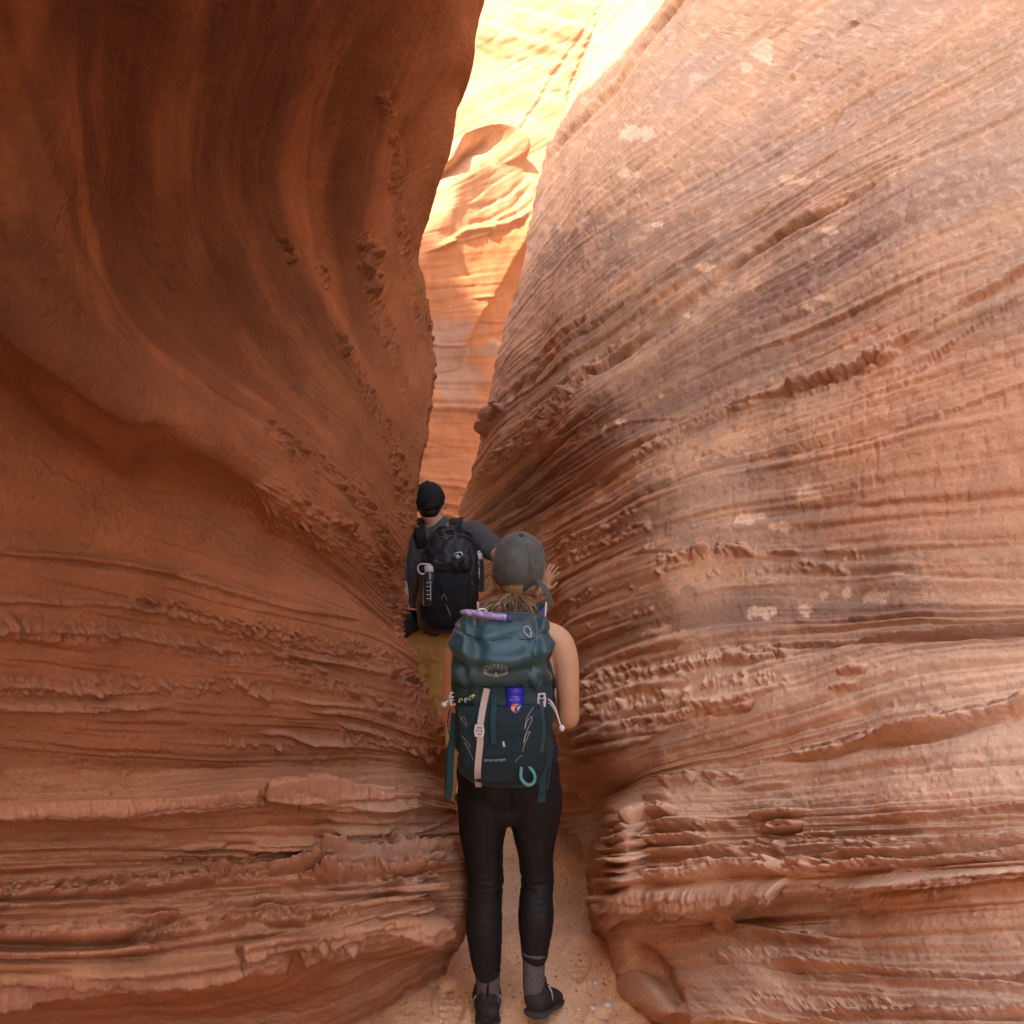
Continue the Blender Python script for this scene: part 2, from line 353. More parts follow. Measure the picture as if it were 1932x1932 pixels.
def l_ext(i, p):
    if i <= 6:
        return [p+np.array([-7,-.6-.15*i,.8]), p+np.array([-2.2,-.3-.1*i,.5]), p+np.array([-.5,-.03*i,.22])]
    if i == 7: return [p+np.array([-6,-4,1.6]), p+np.array([-2.4,-1.8,1.2]), p+np.array([-.7,-.6,.6])]
    if i == 8: return [p+np.array([-5,-6,1.4]), p+np.array([-2.2,-2.4,1.2]), p+np.array([-.5,-.7,.4])]
    d = np.array([-.42,-1.,.10]); return [p+d*5.5, p+d*2.5, p+d*.7]
def l_wrap(i, p, side=-1):
    r = np.array([p[0], p[1], 0.]); r /= np.linalg.norm(r); lf = np.array([side*r[1], -side*r[0], 0.])
    return [p+r*.16+lf*.012, p+r*.45+lf*.09, p+r*.9+lf*.4, p+r*1.5+lf*1.3, p+r*1.9+lf*3.2]
def l_top(R):
    out = []
    for a, b in ((2.2, 3.4), (1.2, 1.1), (.45, .16)):
        q = R.copy(); rr = R*np.array([1,1,0]); rr /= np.linalg.norm(rr, axis=1, keepdims=True)
        lf = np.stack([-rr[:,1], rr[:,0], 0*rr[:,0]], -1); out.append(R+rr*a+lf*b)
    return out
def l_bot(R):
    return [R+np.array([-.05,.02,-.25])]
P, S, V = wall_base(LR, LG, 1040, 1180, l_ext, l_wrap, l_top, l_bot)
L = Rock(P, S, V, 11)
px, py = L.px, L.py
low = sstep(1150, 1320, py)*sstep(1250, 1190, py*0+0) if False else sstep(1130, 1300, py)
shelf = sstep(1500, 1530, py)*sstep(1850, 1800, py+.14*np.clip(px-240, -400, 600)*0+np.clip(px-420, 0, 500)*.25)*sstep(852, 815, px)
hollow = sstep(1415, 1445, py)*sstep(1500, 1480, py)
L.laminae(.0022, (1-hollow*.8)*(.35+.65*sstep(900, 1150, py)), 30, .7, 3, .4)
L.laminae(.016, sstep(1140, 1250, py)*(1-sstep(1395, 1430, py))*sstep(.0, .5, L.wl+.35), 22, 1.6, 5, .2)
L.laminae(.020, shelf*.8, 20, 1.3, 7, .16)
L.laminae(.012, shelf*sstep(-.2, .3, L.wx), 48, 3.2, 8, .2)
L.partings(.012, sstep(1000, 1150, py)*(1-hollow), 9, .25, 301, .05, -.05); L.partings(.007, np.ones_like(px)*(.25+.75*sstep(900, 1100, py)), 22, .35, 303, .07, .0)
L.D += .05*fbm(L.S*.9, L.V*1.7, 41, 3)*(1-shelf)
L.D += .010*fbm(L.S*5, L.V*9, 43, 4)
def grit(r, m):
    r.D += m*.0022*fbm(r.S*42, r.T*70, r.seed+401, 4)
    c_, v_ = cells(r.S/.030+.3*r.wf, r.T/.018, r.seed+403, .9, .13); r_ = .15+.3*v_/.13
    r.D += m*.0055*np.sqrt(np.clip(1-(c_/r_)**2, 0, 1))*sstep(-.2, .3, r.wl+.5*r.wx)
    c_, v_ = cells(r.S/.05+.5*r.wf, r.T/.022, r.seed+405, .9, .10); r_ = .15+.35*v_/.10
    r.D -= m*.005*np.sqrt(np.clip(1-(c_/r_)**2, 0, 1))*sstep(0, .4, r.wl-.3*r.wx)
grit(L, 1.)
# upper wall: long grooves along the bedding
for pts, wd, amp in [
 ([(541,40),(525,79),(497,198),(484,278),(486,357),(509,420),(541,476),(557,535),(577,607),(616,655),(660,714),(688,754),(723,806),(755,873),(768,928)], 7, .012),
 ([(648,52),(617,119),(589,206),(581,278),(581,337),(593,416),(617,535)], 8, .014),
 ([(835,20),(775,119),(747,178),(696,317),(680,397),(696,516),(731,615),(755,714),(790,800)], 9, .022),
 ([(775,190),(747,258),(735,325),(751,416),(771,496),(787,595),(811,694)], 8, .025),
 ([(270,20),(262,150),(258,300),(268,420),(300,520)], 9, .008),
 ([(263,635),(319,686),(398,745),(465,783),(549,841),(610,909),(659,944),(723,1025)], 7, .010),
 ([(500,0),(470,150),(455,300),(470,420),(520,560),(600,680)], 10, .008)]:
    L.crack(pts, wd, amp, gate=.1)
L.ledge([(752,250),(738,330),(745,400),(760,470),(776,540),(790,600),(806,660),(822,730),(818,790),(806,850)][::-1], 20, .026, .7, .4, .12, .3, .3, .5)
L.ledge([(700,440),(706,500),(716,550),(735,620),(752,690),(770,740)][::-1], 16, .022, .7, .5, .12, .3, .3, .5)
L.nodules([(690,430),(705,520),(725,600),(745,660)], 22, .02, .03, .6)
L.nodules([(745,240),(735,330),(755,430),(775,520),(800,640),(822,735),(812,820)], 14, .009, .03, .4)
for x, y in ((705,470),(715,540),(640,650),(612,520),(540,470),(730,200)): L.nodules([(x-8,y-25),(x,y),(x+8,y+25)], 14, .02, .03, .6)
# overhanging lip over the dark hollow on the left
L.bulge([(-300,420),(-60,560),(100,670),(240,768),(304,790),(356,830),(400,862),(440,892),(480,915)], 120, .03, -1)
L.bulge([(240,850),(380,905),(520,960)], 60, -.05)
# nodule fields
for pts, wd, pr in [
 ([(640,640),(685,735),(735,830),(762,920),(775,1000)], 26, .35), ([(450,770),(560,850),(650,925),(720,1010),(760,1090)], 20, .3),
 ([(480,915),(530,950),(600,985),(650,1015),(700,1060),(745,1130),(762,1180)], 26, .5), ([(420,960),(520,980),(580,1010),(640,1035)], 14, .35),
 ([(690,1040),(730,1100),(760,1160),(770,1200)], 22, .7), ([(660,940),(715,1010),(755,1080)], 20, .45), ([(370,1010),(440,1035),(520,1060)], 8, .4),
 ([(240,1135),(330,1150),(430,1180),(530,1200),(640,1230),(730,1265),(795,1300)], 22, .55), ([(240,1195),(330,1215),(430,1235),(520,1245),(620,1262)], 22, .6),
 ([(430,1180),(500,1190),(560,1205)], 30, .5), ([(640,1210),(700,1235),(770,1280),(800,1310)], 24, .6), ([(560,1262),(640,1300),(720,1330),(800,1370)], 22, .5),
 ([(240,1280),(330,1300),(440,1290),(520,1310)], 20, .6), ([(-100,1180),(80,1190),(240,1200)], 26, .6), ([(-100,1290),(80,1300),(240,1290)], 22, .6),
 ([(640,1385),(720,1400),(780,1410),(830,1430)], 22, .7), ([(420,1400),(500,1408),(560,1412)], 8, .4), ([(770,1300),(800,1340),(830,1380)], 20, .8)]:
    L.nodules(pts, wd, .011 if pts[0][1] < 1100 else .014, .018, pr)
L.nodules([(615,975),(640,990),(665,1015)], 16, .03, .05, .9)
# ledges from the middle down
for pts, wd, amp, kw in [
 ([(-300,1020),(0,1035),(240,1058),(336,1078),(433,1107),(530,1134),(626,1154),(700,1175),(760,1203),(790,1235)], 13, .035, dict(under=.6)),
 ([(310,1085),(400,1105),(480,1128),(540,1142)], 9, .02, {}),
 ([(240,1068),(300,1070),(420,1085),(460,1092)], 8, .018, {}),
 ([(-200,1125),(60,1130),(240,1140),(330,1155),(430,1176),(500,1190)], 14, .03, dict(rough=1.6)),
 ([(480,1205),(560,1225),(640,1245),(720,1262),(790,1292)], 14, .035, dict(rough=1.6)),
 ([(-200,1175),(60,1185),(240,1192),(340,1212),(440,1225),(560,1240)], 16, .03, dict(rough=1.8)),
 ([(430,1285),(450,1280),(470,1300),(500,1305)], 12, .04, dict(rough=1.5)),
 ([(500,1305),(600,1320),(700,1332),(780,1352),(835,1375)], 10, .03, dict(rough=1.4)),
 ([(-200,1330),(100,1325),(240,1322),(330,1330),(370,1345)], 20, .04, dict(rough=1.6)),
 ([(-200,1300),(50,1290),(240,1300),(300,1310)], 14, .03, dict(rough=1.6)),
 ([(470,1385),(540,1380),(580,1392),(650,1398),(690,1418)], 13, .045, dict(rough=1.3)),
 ([(560,1340),(640,1338),(700,1350),(770,1372),(838,1400)], 14, .04, dict(rough=1.6)),
 ([(620,1362),(690,1370),(760,1395),(838,1420)], 14, .04, dict(rough=1.8)),
 ([(690,1395),(760,1405),(838,1432)], 12, .04, dict(rough=1.8)),
 # the straight shelf and what is under it
 ([(-500,1528),(-100,1520),(240,1507),(380,1503),(499,1498)], 27, .085, dict(rough=.5, under=1.0, wob=.10, ends=.02, top=.12, blocky=.2)),
 ([(497,1490),(600,1490),(700,1496),(784,1500)], 24, .075, dict(rough=.5, under=.9, wob=.08, ends=.02, top=.12, blocky=.2)),
 ([(560,1512),(680,1514),(782,1514)], 17, .07, dict(rough=.6, under=.9, wob=.12, ends=.03, top=.1, blocky=.2)),
 ([(643,1485),(700,1484),(755,1486)], 7, .035, dict(rough=.8, ends=.1)),
 ([(600,1547),(700,1545),(780,1540)], 9, .04, {}), ([(620,1568),(700,1560),(760,1560)], 12, .05, {}), ([(650,1590),(720,1582),(790,1580)], 14, .055, {}),
 ([(770,1565),(800,1560),(832,1553)], 9, .04, {}), ([(300,1565),(400,1562),(520,1560)], 5, .015, {}), ([(290,1552),(330,1550),(360,1548)], 6, .02, {}),
 ([(330,1598),(380,1592),(440,1590)], 12, .04, {}), ([(355,1615),(420,1608),(480,1612)], 10, .03, {}),
 ([(455,1607),(480,1590),(540,1583),(600,1582),(640,1600)], 24, .09, dict(rough=.5, under=.8, ends=.12, wob=.15)),
 ([(640,1600),(720,1592),(790,1595)], 12, .05, {}),
 ([(600,1622),(700,1614),(784,1608),(838,1602)], 13, .09, dict(rough=.7, ends=.02, under=.6, wob=.2)),
 ([(500,1640),(560,1632),(640,1625),(740,1620),(832,1618)], 12, .075, dict(rough=1.3, ends=.03)),
 ([(-300,1690),(0,1680),(240,1672),(330,1660),(430,1648),(520,1640)], 16, .05, dict(rough=1.8)),
 ([(-300,1712),(0,1702),(240,1692),(300,1690)], 14, .04, dict(rough=1.8)),
 ([(560,1652),(640,1648),(720,1640),(835,1634)], 15, .07, dict(rough=2.0, blocky=1.2)),
 ([(590,1672),(660,1665),(740,1660),(836,1650)], 13, .07, dict(rough=2.0, blocky=1.3)),
 ([(390,1702),(470,1694),(560,1690),(620,1684),(700,1676),(832,1664)], 16, .085, dict(rough=1., under=.7, ends=.03)),
 ([(240,1738),(330,1725),(390,1712),(480,1712),(560,1716)], 12, .05, dict(rough=1.)),
 ([(640,1712),(720,1695),(780,1685),(830,1680)], 14, .075, dict(rough=1.2)),
 ([(700,1728),(770,1712),(830,1700)], 12, .06, dict(rough=1.3)),
 ([(-300,1745),(0,1742),(200,1745),(300,1735),(360,1722)], 34, .09, dict(rough=.6, under=.8)),
 ([(480,1740),(540,1735),(600,1740)], 12, .05, {}),
 ([(290,1782),(380,1770),(470,1757),(560,1752)], 14, .06, dict(rough=1.)),
 ([(-300,1830),(-100,1800),(100,1795),(300,1784),(420,1770)], 16, .07, dict(rough=1.2)),
 ([(440,1785),(540,1768),(640,1752),(760,1730),(834,1722)], 22, .10, dict(rough=.9, under=.7, ends=.03)),
 ([(560,1800),(620,1778),(700,1768),(770,1752),(832,1742)], 18, .085, dict(rough=1.1, ends=.04)),
 ([(-400,1862),(-150,1850),(100,1838),(240,1826),(360,1812),(450,1800),(560,1790)], 36, .085, dict(rough=.8, under=1.1, ends=.03, wob=.12)),
 ([(600,1830),(680,1806),(760,1790)], 8, .03, dict(rough=.8, ends=.3))]:
    L.ledge(pts, wd, amp, **kw)
for pts, wd in [([(-200,1690),(240,1665),(520,1645)], 22), ([(560,1650),(700,1650),(830,1645)], 22), ([(300,1620),(560,1625)], 16), ([(240,1770),(500,1730),(700,1720)], 16), ([(600,1600),(700,1600),(790,1610)], 14), ([(560,1790),(700,1775)], 16)]:
    L.nodules(pts, wd, .02, .024, .5)
L.bulge([(800,1470),(845,1545),(872,1600),(878,1660),(872,1715),(835,1770)], 16, .02)
def l_tint(r, up):
    c = np.broadcast_to(np.array([.29,.108,.050]), r.P.shape).copy()
    c *= (1+.10*fbm(r.S*.8, r.V*2, 61, 4)+.07*r.bed(.35, 16, 63, 4)+.05*r.wg)[..., None]
    vs = fbm(r.S*.5, r.V*7, 71, 4)+.6*fbm(r.px/130, r.py/420, 73, 3); c = mixc(c, (.125,.045,.023), sstep(-.5, .35, vs+.25*sstep(700, 200, r.px))*.9*sstep(1000, 560, r.py)*sstep(840, 600, r.px+.0*r.py))  # dark streaks in the rock, doubling as painted shade over the upper wall
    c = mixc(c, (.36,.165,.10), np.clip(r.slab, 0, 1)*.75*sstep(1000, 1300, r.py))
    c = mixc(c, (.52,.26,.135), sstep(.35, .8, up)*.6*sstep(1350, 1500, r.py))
    c = mixc(c, (.47,.27,.18), sstep(600, 680, r.px)*sstep(1440, 1500, r.py)*sstep(-.3, .3, fbm(r.S*.5, r.V*30, 67, 2))*.5)
    return c
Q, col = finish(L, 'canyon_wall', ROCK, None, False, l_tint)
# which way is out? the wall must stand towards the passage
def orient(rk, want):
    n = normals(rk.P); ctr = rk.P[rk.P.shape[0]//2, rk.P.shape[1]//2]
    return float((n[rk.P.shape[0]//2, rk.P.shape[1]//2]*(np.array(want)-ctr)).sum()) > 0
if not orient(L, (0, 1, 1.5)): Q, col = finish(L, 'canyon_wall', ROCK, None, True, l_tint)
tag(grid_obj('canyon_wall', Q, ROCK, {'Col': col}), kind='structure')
del P, S, V, Q, col, L

# ---- right wall
RR = [
 [(1330,-420,7.0),(1400,-500,6.3),(1550,-640,5.3),(1800,-820,4.5),(2150,-1050,3.9)],
 [(1150,-30,6.6),(1200,-110,6.1),(1300,-220,5.4),(1450,-350,4.7),(1700,-520,4.0),(2100,-800,3.5)],
 [(1092,150,6.5),(1140,90,6.1),(1200,10,5.7),(1290,-110,5.1),(1450,-270,4.4),(1700,-420,3.7),(2100,-650,3.2)],
 [(1022,330,6.2),(1072,253,5.8),(1137,186,5.4),(1210,93,5.0),(1320,-50,4.5),(1500,-190,3.9),(1700,-320,3.45),(2100,-520,3.0)],
 [(985,520,5.9),(1040,430,5.4),(1120,335,4.9),(1230,250,4.4),(1400,130,3.85),(1560,10,3.45),(1700,-90,3.2),(2100,-330,2.75)],
 [(942,670,5.6),(1031,550,4.9),(1137,470,4.4),(1246,404,4.0),(1355,345,3.6),(1520,250,3.2),(1690,150,2.9),(2100,-100,2.5)],
 [(914,790,5.4),(960,730,5.0),(1040,665,4.5),(1150,570,4.0),(1270,485,3.6),(1400,410,3.25),(1530,340,3.0),(1690,255,2.75),(2100,50,2.35)],
 [(886,900,5.2),(940,845,4.8),(1040,765,4.3),(1193,655,3.75),(1294,575,3.4),(1395,500,3.15),(1517,422,2.9),(1690,330,2.6),(2100,160,2.25)],
 [(862,978,5.25),(920,925,4.95),(1006,860,4.45),(1110,785,3.8),(1250,690,3.35),(1400,610,2.95),(1550,550,2.68),(1690,480,2.45),(2100,330,2.1)],
 [(850,1055,5.3),(925,1012,4.85),(1006,955,4.4),(1095,905,3.9),(1184,850,3.4),(1325,779,3.0),(1503,710,2.65),(1690,630,2.35),(2100,500,2.0)],
 [(848,1140,5.3),(940,1095,4.7),(1028,1052,4.2),(1113,1000,3.72),(1237,935,3.1),(1414,875,2.7),(1503,850,2.52),(1691,800,2.25),(2100,710,1.88)],
 [(860,1240,5.2),(950,1200,4.6),(1042,1152,4.0),(1130,1109,3.52),(1237,1075,2.98),(1379,1040,2.65),(1503,1034,2.45),(1691,1020,2.15),(2100,1000,1.8)],
 [(870,1350,5.1),(960,1315,4.5),(1088,1265,3.65),(1166,1237,3.25),(1272,1208,2.82),(1361,1190,2.62),(1467,1180,2.42),(1691,1168,2.08),(2100,1155,1.72)],
 [(880,1440,5.0),(970,1435,4.4),(1050,1424,3.75),(1133,1407,3.15),(1235,1379,2.83),(1340,1350,2.6),(1500,1300,2.3),(1691,1240,2.03),(2100,1190,1.68)],
 [(900,1510,4.7),(980,1505,4.35),(1060,1497,3.95),(1130,1500,3.5),(1220,1470,2.98),(1300,1450,2.75),(1386,1441,2.55),(1500,1420,2.33),(1691,1379,2.0),(2100,1320,1.65)],
 [(910,1570,4.75),(1000,1565,4.5),(1060,1560,4.3),(1108,1555,3.95),(1136,1555,3.2),(1235,1535,2.75),(1386,1530,2.48),(1500,1525,2.27),(1691,1510,1.95),(2100,1490,1.6)],
 [(930,1645,4.35),(1060,1640,4.2),(1108,1632,3.85),(1136,1625,3.08),(1235,1612,2.66),(1386,1598,2.42),(1500,1595,2.22),(1691,1585,1.9),(2100,1570,1.55)],
 [(940,1740,4.2),(1060,1740,3.9),(1108,1725,3.5),(1136,1700,2.92),(1235,1688,2.58),(1386,1668,2.34),(1500,1660,2.16),(1691,1645,1.85),(2100,1620,1.5)],
 [(940,1820,4.0),(1060,1820,3.7),(1120,1790,3.35),(1152,1752,3.02),(1235,1738,2.76),(1386,1742,2.48),(1500,1738,2.22),(1691,1725,1.87),(2100,1700,1.5)],
 [(960,1900,3.9),(1080,1900,3.5),(1138,1865,3.1),(1164,1840,2.93),(1225,1815,2.8),(1270,1820,2.62),(1340,1805,2.42),(1500,1815,2.13),(1691,1830,1.8),(2100,1840,1.45)],
 [(1000,2010,3.6),(1120,2000,3.1),(1170,1955,2.70),(1196,1940,2.66),(1250,1930,2.62),(1290,1935,2.34),(1340,1922,2.2),(1500,1940,1.98),(1691,1950,1.68),(2100,1960,1.38)],
 [(1050,2100,3.3),(1160,2090,2.8),(1230,2070,2.62),(1290,2060,2.45),(1340,2060,2.3),(1500,2090,2.05),(1691,2120,1.8),(2100,2200,1.5)],
]
RR = [[(x, y, d*(1+.08*min(max((900-y)/900, 0), 1.6)*min(max((x-1000)/500, 0), 1))) for x, y, d in r] for r in RR]
RR = [[(x, y, d*(1+.14*min(max((x-1100)/300, 0), 1)*min(max((1500-y)/400, 0), 1))) for x, y, d in r] for r in RR]
RR = [r[::-1] for r in RR]      # run from off-frame right to the left edge
RG = [260,200,190,150,150,140,130,110,110,110,110,110,100,90,90,90,80,70,70,80,100,100,80]
def r_ext(i, p):
    f = [.25,.32,.4,.48,.56,.64,.74,.85,1][min(i, 8)]
    up = np.array([.35,0,1.]); bk = np.array([.35,-1.,.02]); d = up*(1-f)+bk*f; d /= np.linalg.norm(d)
    Lr = [10,11,12,13,13,13,12,9,7][min(i, 8)]
    return [p+d*Lr, p+d*Lr*.5, p+d*Lr*.14]
def r_wrap(i, p):
    return l_wrap(i, p, 1) if i < 14 else [p+np.array([-.02,.3,0]), p+np.array([-.02,.7,-.02]), p+np.array([.1,1.2,-.04]), p+np.array([.5,1.8,-.05]), p+np.array([2.,2.2,-.05])]
def r_top(R):
    return [R+np.array([1.2,.4,4.5])]
def r_bot(R):
    return []
P, S, V = wall_base(RR, RG[:len(RR)], 1040, 1250, r_ext, r_wrap, r_top, None)
R_ = Rock(P, S, V, 23)
px, py = R_.px, R_.py
dn = R_
R_.D += .045*fbm(R_.S*.8, R_.V*1.2, 141, 3)*sstep(1500, 1300, py)
R_.D += .010*fbm(R_.S*4.5, R_.V*8, 143, 4)
R_.laminae(.004, np.ones_like(px), 34, .9, 3)
fan = sstep(1250, 900, py+ (px-900)*.25)
R_.laminae(.007, fan*sstep(1330, 1000, px)*sstep(560, 720, py), 30, 1.0, 5, .2)
R_.laminae(.0045, fan, 44, 1.6, 6, .3); R_.D += .0035*fbm(R_.S*22, R_.V*60, 145, 3)*fan
R_.partings(.016, sstep(1260, 1180, py)*sstep(150, 600, py), 7, .22, 301, .045, -.1); R_.partings(.010, np.ones_like(px), 17, .3, 303, .06, .0); R_.partings(.006, np.ones_like(px), 38, .4, 305, .09, .1)
R_.laminae(.014, sstep(1180, 1260, py)*sstep(1430, 1380, py)*sstep(1500, 1250, px), 26, 2.4, 7, .18)
HAND_D = float(np.percentile(P[..., 1][(px > 1008) & (px < 1045) & (py > 1080) & (py < 1125) & (P[..., 1] < 5)], 20))
grit(R_, 1.)
stk = sstep(1530, 1560, py)*sstep(1740, 1715, py)
R_.laminae(.016, stk, 26, 1.4, 8, .18)
R_.laminae(.010, sstep(1760, 1800, py)*sstep(1290, 1400, px), 26, 1.6, 9, .2)
pit = sstep(.05, .5, fbm(R_.S*30, R_.V*30, 151, 3))
R_.D -= .004*pit*sstep(1250, 800, py)
for pts, wd, amp, g in [
 ([(1024,323),(1072,251),(1137,186),(1210,93),(1266,20),(1310,-40)], 7, .05, -.2),
 ([(1230,60),(1262,22),(1290,-10)], 5, .04, -.5),
 ([(1476,165),(1565,85),(1600,50),(1658,8),(1690,-20)], 5, .03, 0),
 ([(1555,275),(1580,225),(1610,180),(1640,110)], 5, .02, -.2),
 ([(1300,300),(1400,230),(1500,150)], 4, .015, .2), ([(1160,400),(1250,320),(1350,240)], 4, .02, .2), ([(1060,470),(1150,370),(1260,270)], 4, .02, .2),
 ([(1180,580),(1260,520),(1360,440),(1460,380)], 5, .02, .1),
 ([(990,740),(1060,660),(1140,600),(1180,570)], 7, .035, 0), ([(960,760),(1010,690),(1070,630),(1110,600)], 7, .035, 0),
 ([(870,965),(940,890),(1000,835),(1092,728),(1193,655),(1294,566),(1395,489),(1464,445),(1517,416),(1598,375),(1690,325)], 8, .04, -.35),
 ([(1700,290),(1620,345),(1560,395),(1500,425)], 10, .03, -.1),
 ([(900,975),(980,905),(1060,820),(1140,745),(1200,690)], 6, .035, -.1), ([(880,990),(950,925),(1020,870),(1100,800)], 6, .03, -.1),
 ([(1115,720),(1190,650),(1250,620)], 5, .02, .1),
 ([(1040,1120),(1150,1060),(1290,1040),(1500,1060)], 5, .01, .2)]:
    R_.crack(pts, wd, amp*1.7, gate=g-.15)
for pts, wd, amp, kw in [
 ([(900,985),(1006,912),(1095,842),(1184,790),(1290,778),(1375,746),(1476,716)], 7, .03, dict(rough=1.4)),
 ([(862,1040),(925,1004),(1006,958),(1095,895),(1184,832),(1255,800),(1325,772),(1396,744),(1440,730)], 12, .05, dict(rough=1.3, under=.9)),
 ([(1240,812),(1300,788),(1380,752),(1450,735),(1530,705),(1610,675),(1700,625),(1800,570)], 16, .05, dict(rough=1.6, under=1.1)),
 ([(930,1030),(1006,985),(1095,930),(1160,875),(1240,835),(1290,820)], 11, .045, dict(rough=1.4, under=.8)),
 ([(1440,800),(1500,790),(1580,765),(1640,740),(1700,700)], 8, .03, dict(rough=1.5)),
 ([(1028,1050),(1113,992),(1176,960),(1237,932),(1325,905)], 11, .04, dict(rough=1.5, under=.8)),
 ([(1325,890),(1400,868),(1460,856),(1530,845),(1600,828),(1700,795)], 8, .035, dict(rough=1.0, under=.8)),
 ([(1010,1020),(1060,985),(1110,955),(1180,925)], 9, .03, dict(rough=1.4)),
 ([(930,1075),(1028,1030),(1070,1000)], 9, .03, dict(rough=1.5)),
 ([(1060,1090),(1110,1055),(1180,1020),(1230,1000)], 9, .03, dict(rough=1.8)),
 ([(1237,1082),(1290,1065),(1330,1058)], 10, .035, dict(rough=1.5)),
 ([(1440,1040),(1490,1034),(1520,1040)], 10, .04, dict(rough=1.)), ([(1540,1035),(1600,1030)], 8, .03, {}), ([(1300,1122),(1340,1116),(1362,1112)], 7, .025, {}),
 ([(1070,1180),(1110,1160),(1145,1150),(1170,1145)], 13, .045, dict(rough=.7, under=.7)), ([(1165,1140),(1200,1122),(1238,1112)], 6, .02, {}),
 ([(1085,1215),(1140,1192),(1175,1180),(1210,1165)], 13, .05, dict(rough=.7, under=.8)),
 ([(1060,1290),(1100,1260),(1166,1237),(1272,1208),(1330,1200)], 13, .055, dict(rough=.7, under=1.0)),
 ([(1272,1204),(1361,1186),(1467,1174),(1574,1170),(1700,1160),(1800,1155)], 10, .04, dict(rough=1.2, under=.7)),
 ([(1600,1170),(1640,1163)], 8, .03, {}),
 ([(1288,1238),(1380,1222),(1470,1215),(1560,1212),(1640,1208),(1750,1200)], 14, .05, dict(rough=1.6, under=.7)),
 ([(1085,1300),(1150,1275),(1220,1262),(1300,1250),(1400,1240),(1500,1238)], 14, .05, dict(rough=1.8, under=.6)),
 ([(1085,1330),(1160,1305),(1240,1290),(1320,1282)], 13, .045, dict(rough=1.8)),
 ([(1085,1352),(1160,1345),(1230,1330),(1330,1322),(1400,1330)], 12, .045, dict(rough=1.8)),
 ([(1080,1385),(1150,1370),(1200,1352),(1260,1348),(1330,1330),(1440,1305),(1500,1292)], 14, .05, dict(rough=1.8)),
 ([(1325,1340),(1380,1328),(1440,1320)], 15, .05, dict(rough=1.2, under=.9)),
 ([(1055,1400),(1110,1385),(1180,1380),(1240,1372),(1300,1362)], 12, .045, dict(rough=1.)),
 ([(1055,1424),(1100,1412),(1170,1400),(1250,1382)], 12, .04, dict(rough=.8, under=1.)),
 ([(1580,1270),(1620,1262),(1650,1262)], 12, .05, dict(rough=.8)), ([(1570,1300),(1600,1295),(1630,1292)], 9, .04, {}),
 ([(1386,1445),(1440,1430),(1520,1415),(1600,1398),(1700,1376),(1800,1355)], 20, .07, dict(rough=1.0, under=.9, wob=.2)),
 ([(1390,1432),(1460,1420),(1560,1402),(1680,1372),(1800,1345)], 8, .05, dict(rough=1.)),
 ([(1240,1475),(1280,1462),(1320,1460)], 18, .06, dict(rough=.7, ends=.2)), ([(1325,1462),(1360,1455),(1395,1450)], 16, .05, dict(ends=.2)),
 ([(1330,1478),(1370,1466),(1410,1460)], 14, .05, dict(ends=.2)), ([(1390,1490),(1430,1482),(1500,1475)], 9, .03, {}),
 ([(1208,1505),(1240,1498),(1270,1497)], 10, .05, dict(ends=.2)),
 ([(1163,1540),(1200,1528),(1240,1520),(1280,1522)], 20, .09, dict(rough=.6, ends=.12)),
 ([(1408,1540),(1460,1530),(1530,1525)], 13, .05, dict(rough=1.5)), ([(1430,1560),(1480,1550),(1520,1552)], 18, .075, dict(rough=.9, under=.9)),
 ([(1540,1550),(1620,1540),(1700,1535)], 12, .035, dict(rough=1.8)),
 ([(1150,1562),(1200,1552),(1240,1548)], 12, .07, {}),
 ([(1133,1578),(1200,1562),(1260,1548),(1330,1545),(1390,1548)], 19, .10, dict(rough=.9, under=.5, ends=.03)),
 ([(1130,1598),(1180,1585),(1250,1582),(1330,1572)], 17, .10, dict(rough=1.5, under=.5, ends=.03, blocky=1.2)),
 ([(1134,1618),(1190,1608),(1250,1600),(1330,1600),(1400,1602)], 16, .10, dict(rough=1.1, under=.5, ends=.03)),
 ([(1140,1640),(1200,1632),(1280,1630),(1360,1628)], 11, .08, dict(rough=1.3, ends=.03)),
 ([(1130,1662),(1200,1648),(1300,1638),(1386,1628),(1480,1628)], 22, .125, dict(rough=.7, under=.35, ends=.02, wob=.15)),
 ([(1127,1690),(1200,1682),(1300,1672),(1400,1662),(1480,1660)], 26, .135, dict(rough=.5, under=.8, ends=.02, wob=.12)),
 ([(1133,1714),(1180,1714),(1240,1708),(1290,1700)], 20, .10, dict(rough=.7, under=1.0, ends=.06)),
 ([(1480,1622),(1560,1615),(1640,1605),(1750,1595)], 14, .06, dict(rough=.9, under=.9)),
 ([(1480,1642),(1560,1638),(1640,1630),(1750,1620)], 12, .06, dict(rough=1.5, under=.9)),
 ([(1495,1665),(1560,1665),(1640,1660),(1750,1650)], 20, .07, dict(rough=1.3, under=.8)),
 ([(1345,1750),(1370,1745),(1400,1748)], 12, .05, {}), ([(1353,1760),(1400,1756),(1470,1760),(1540,1765),(1600,1770)], 15, .05, dict(rough=1.)),
 ([(1430,1745),(1480,1750),(1560,1762)], 9, .03, dict(rough=1.5)),
 ([(1325,1800),(1370,1795),(1420,1790),(1480,1788)], 10, .035, dict(rough=1.4)),
 ([(1337,1822),(1380,1815),(1440,1815),(1520,1818),(1600,1822),(1750,1830)], 16, .05, dict(rough=1.5, under=.9)),
 ([(1345,1838),(1400,1835),(1500,1835),(1600,1838),(1750,1848)], 10, .04, dict(rough=1.3)),
 ([(1410,1868),(1460,1872),(1500,1880)], 9, .035, {}), ([(1384,1895),(1440,1898),(1520,1905),(1620,1902),(1750,1905)], 14, .05, dict(rough=1.6)), ([(1395,1912),(1480,1920),(1600,1925)], 12, .05, dict(rough=1.5))]:
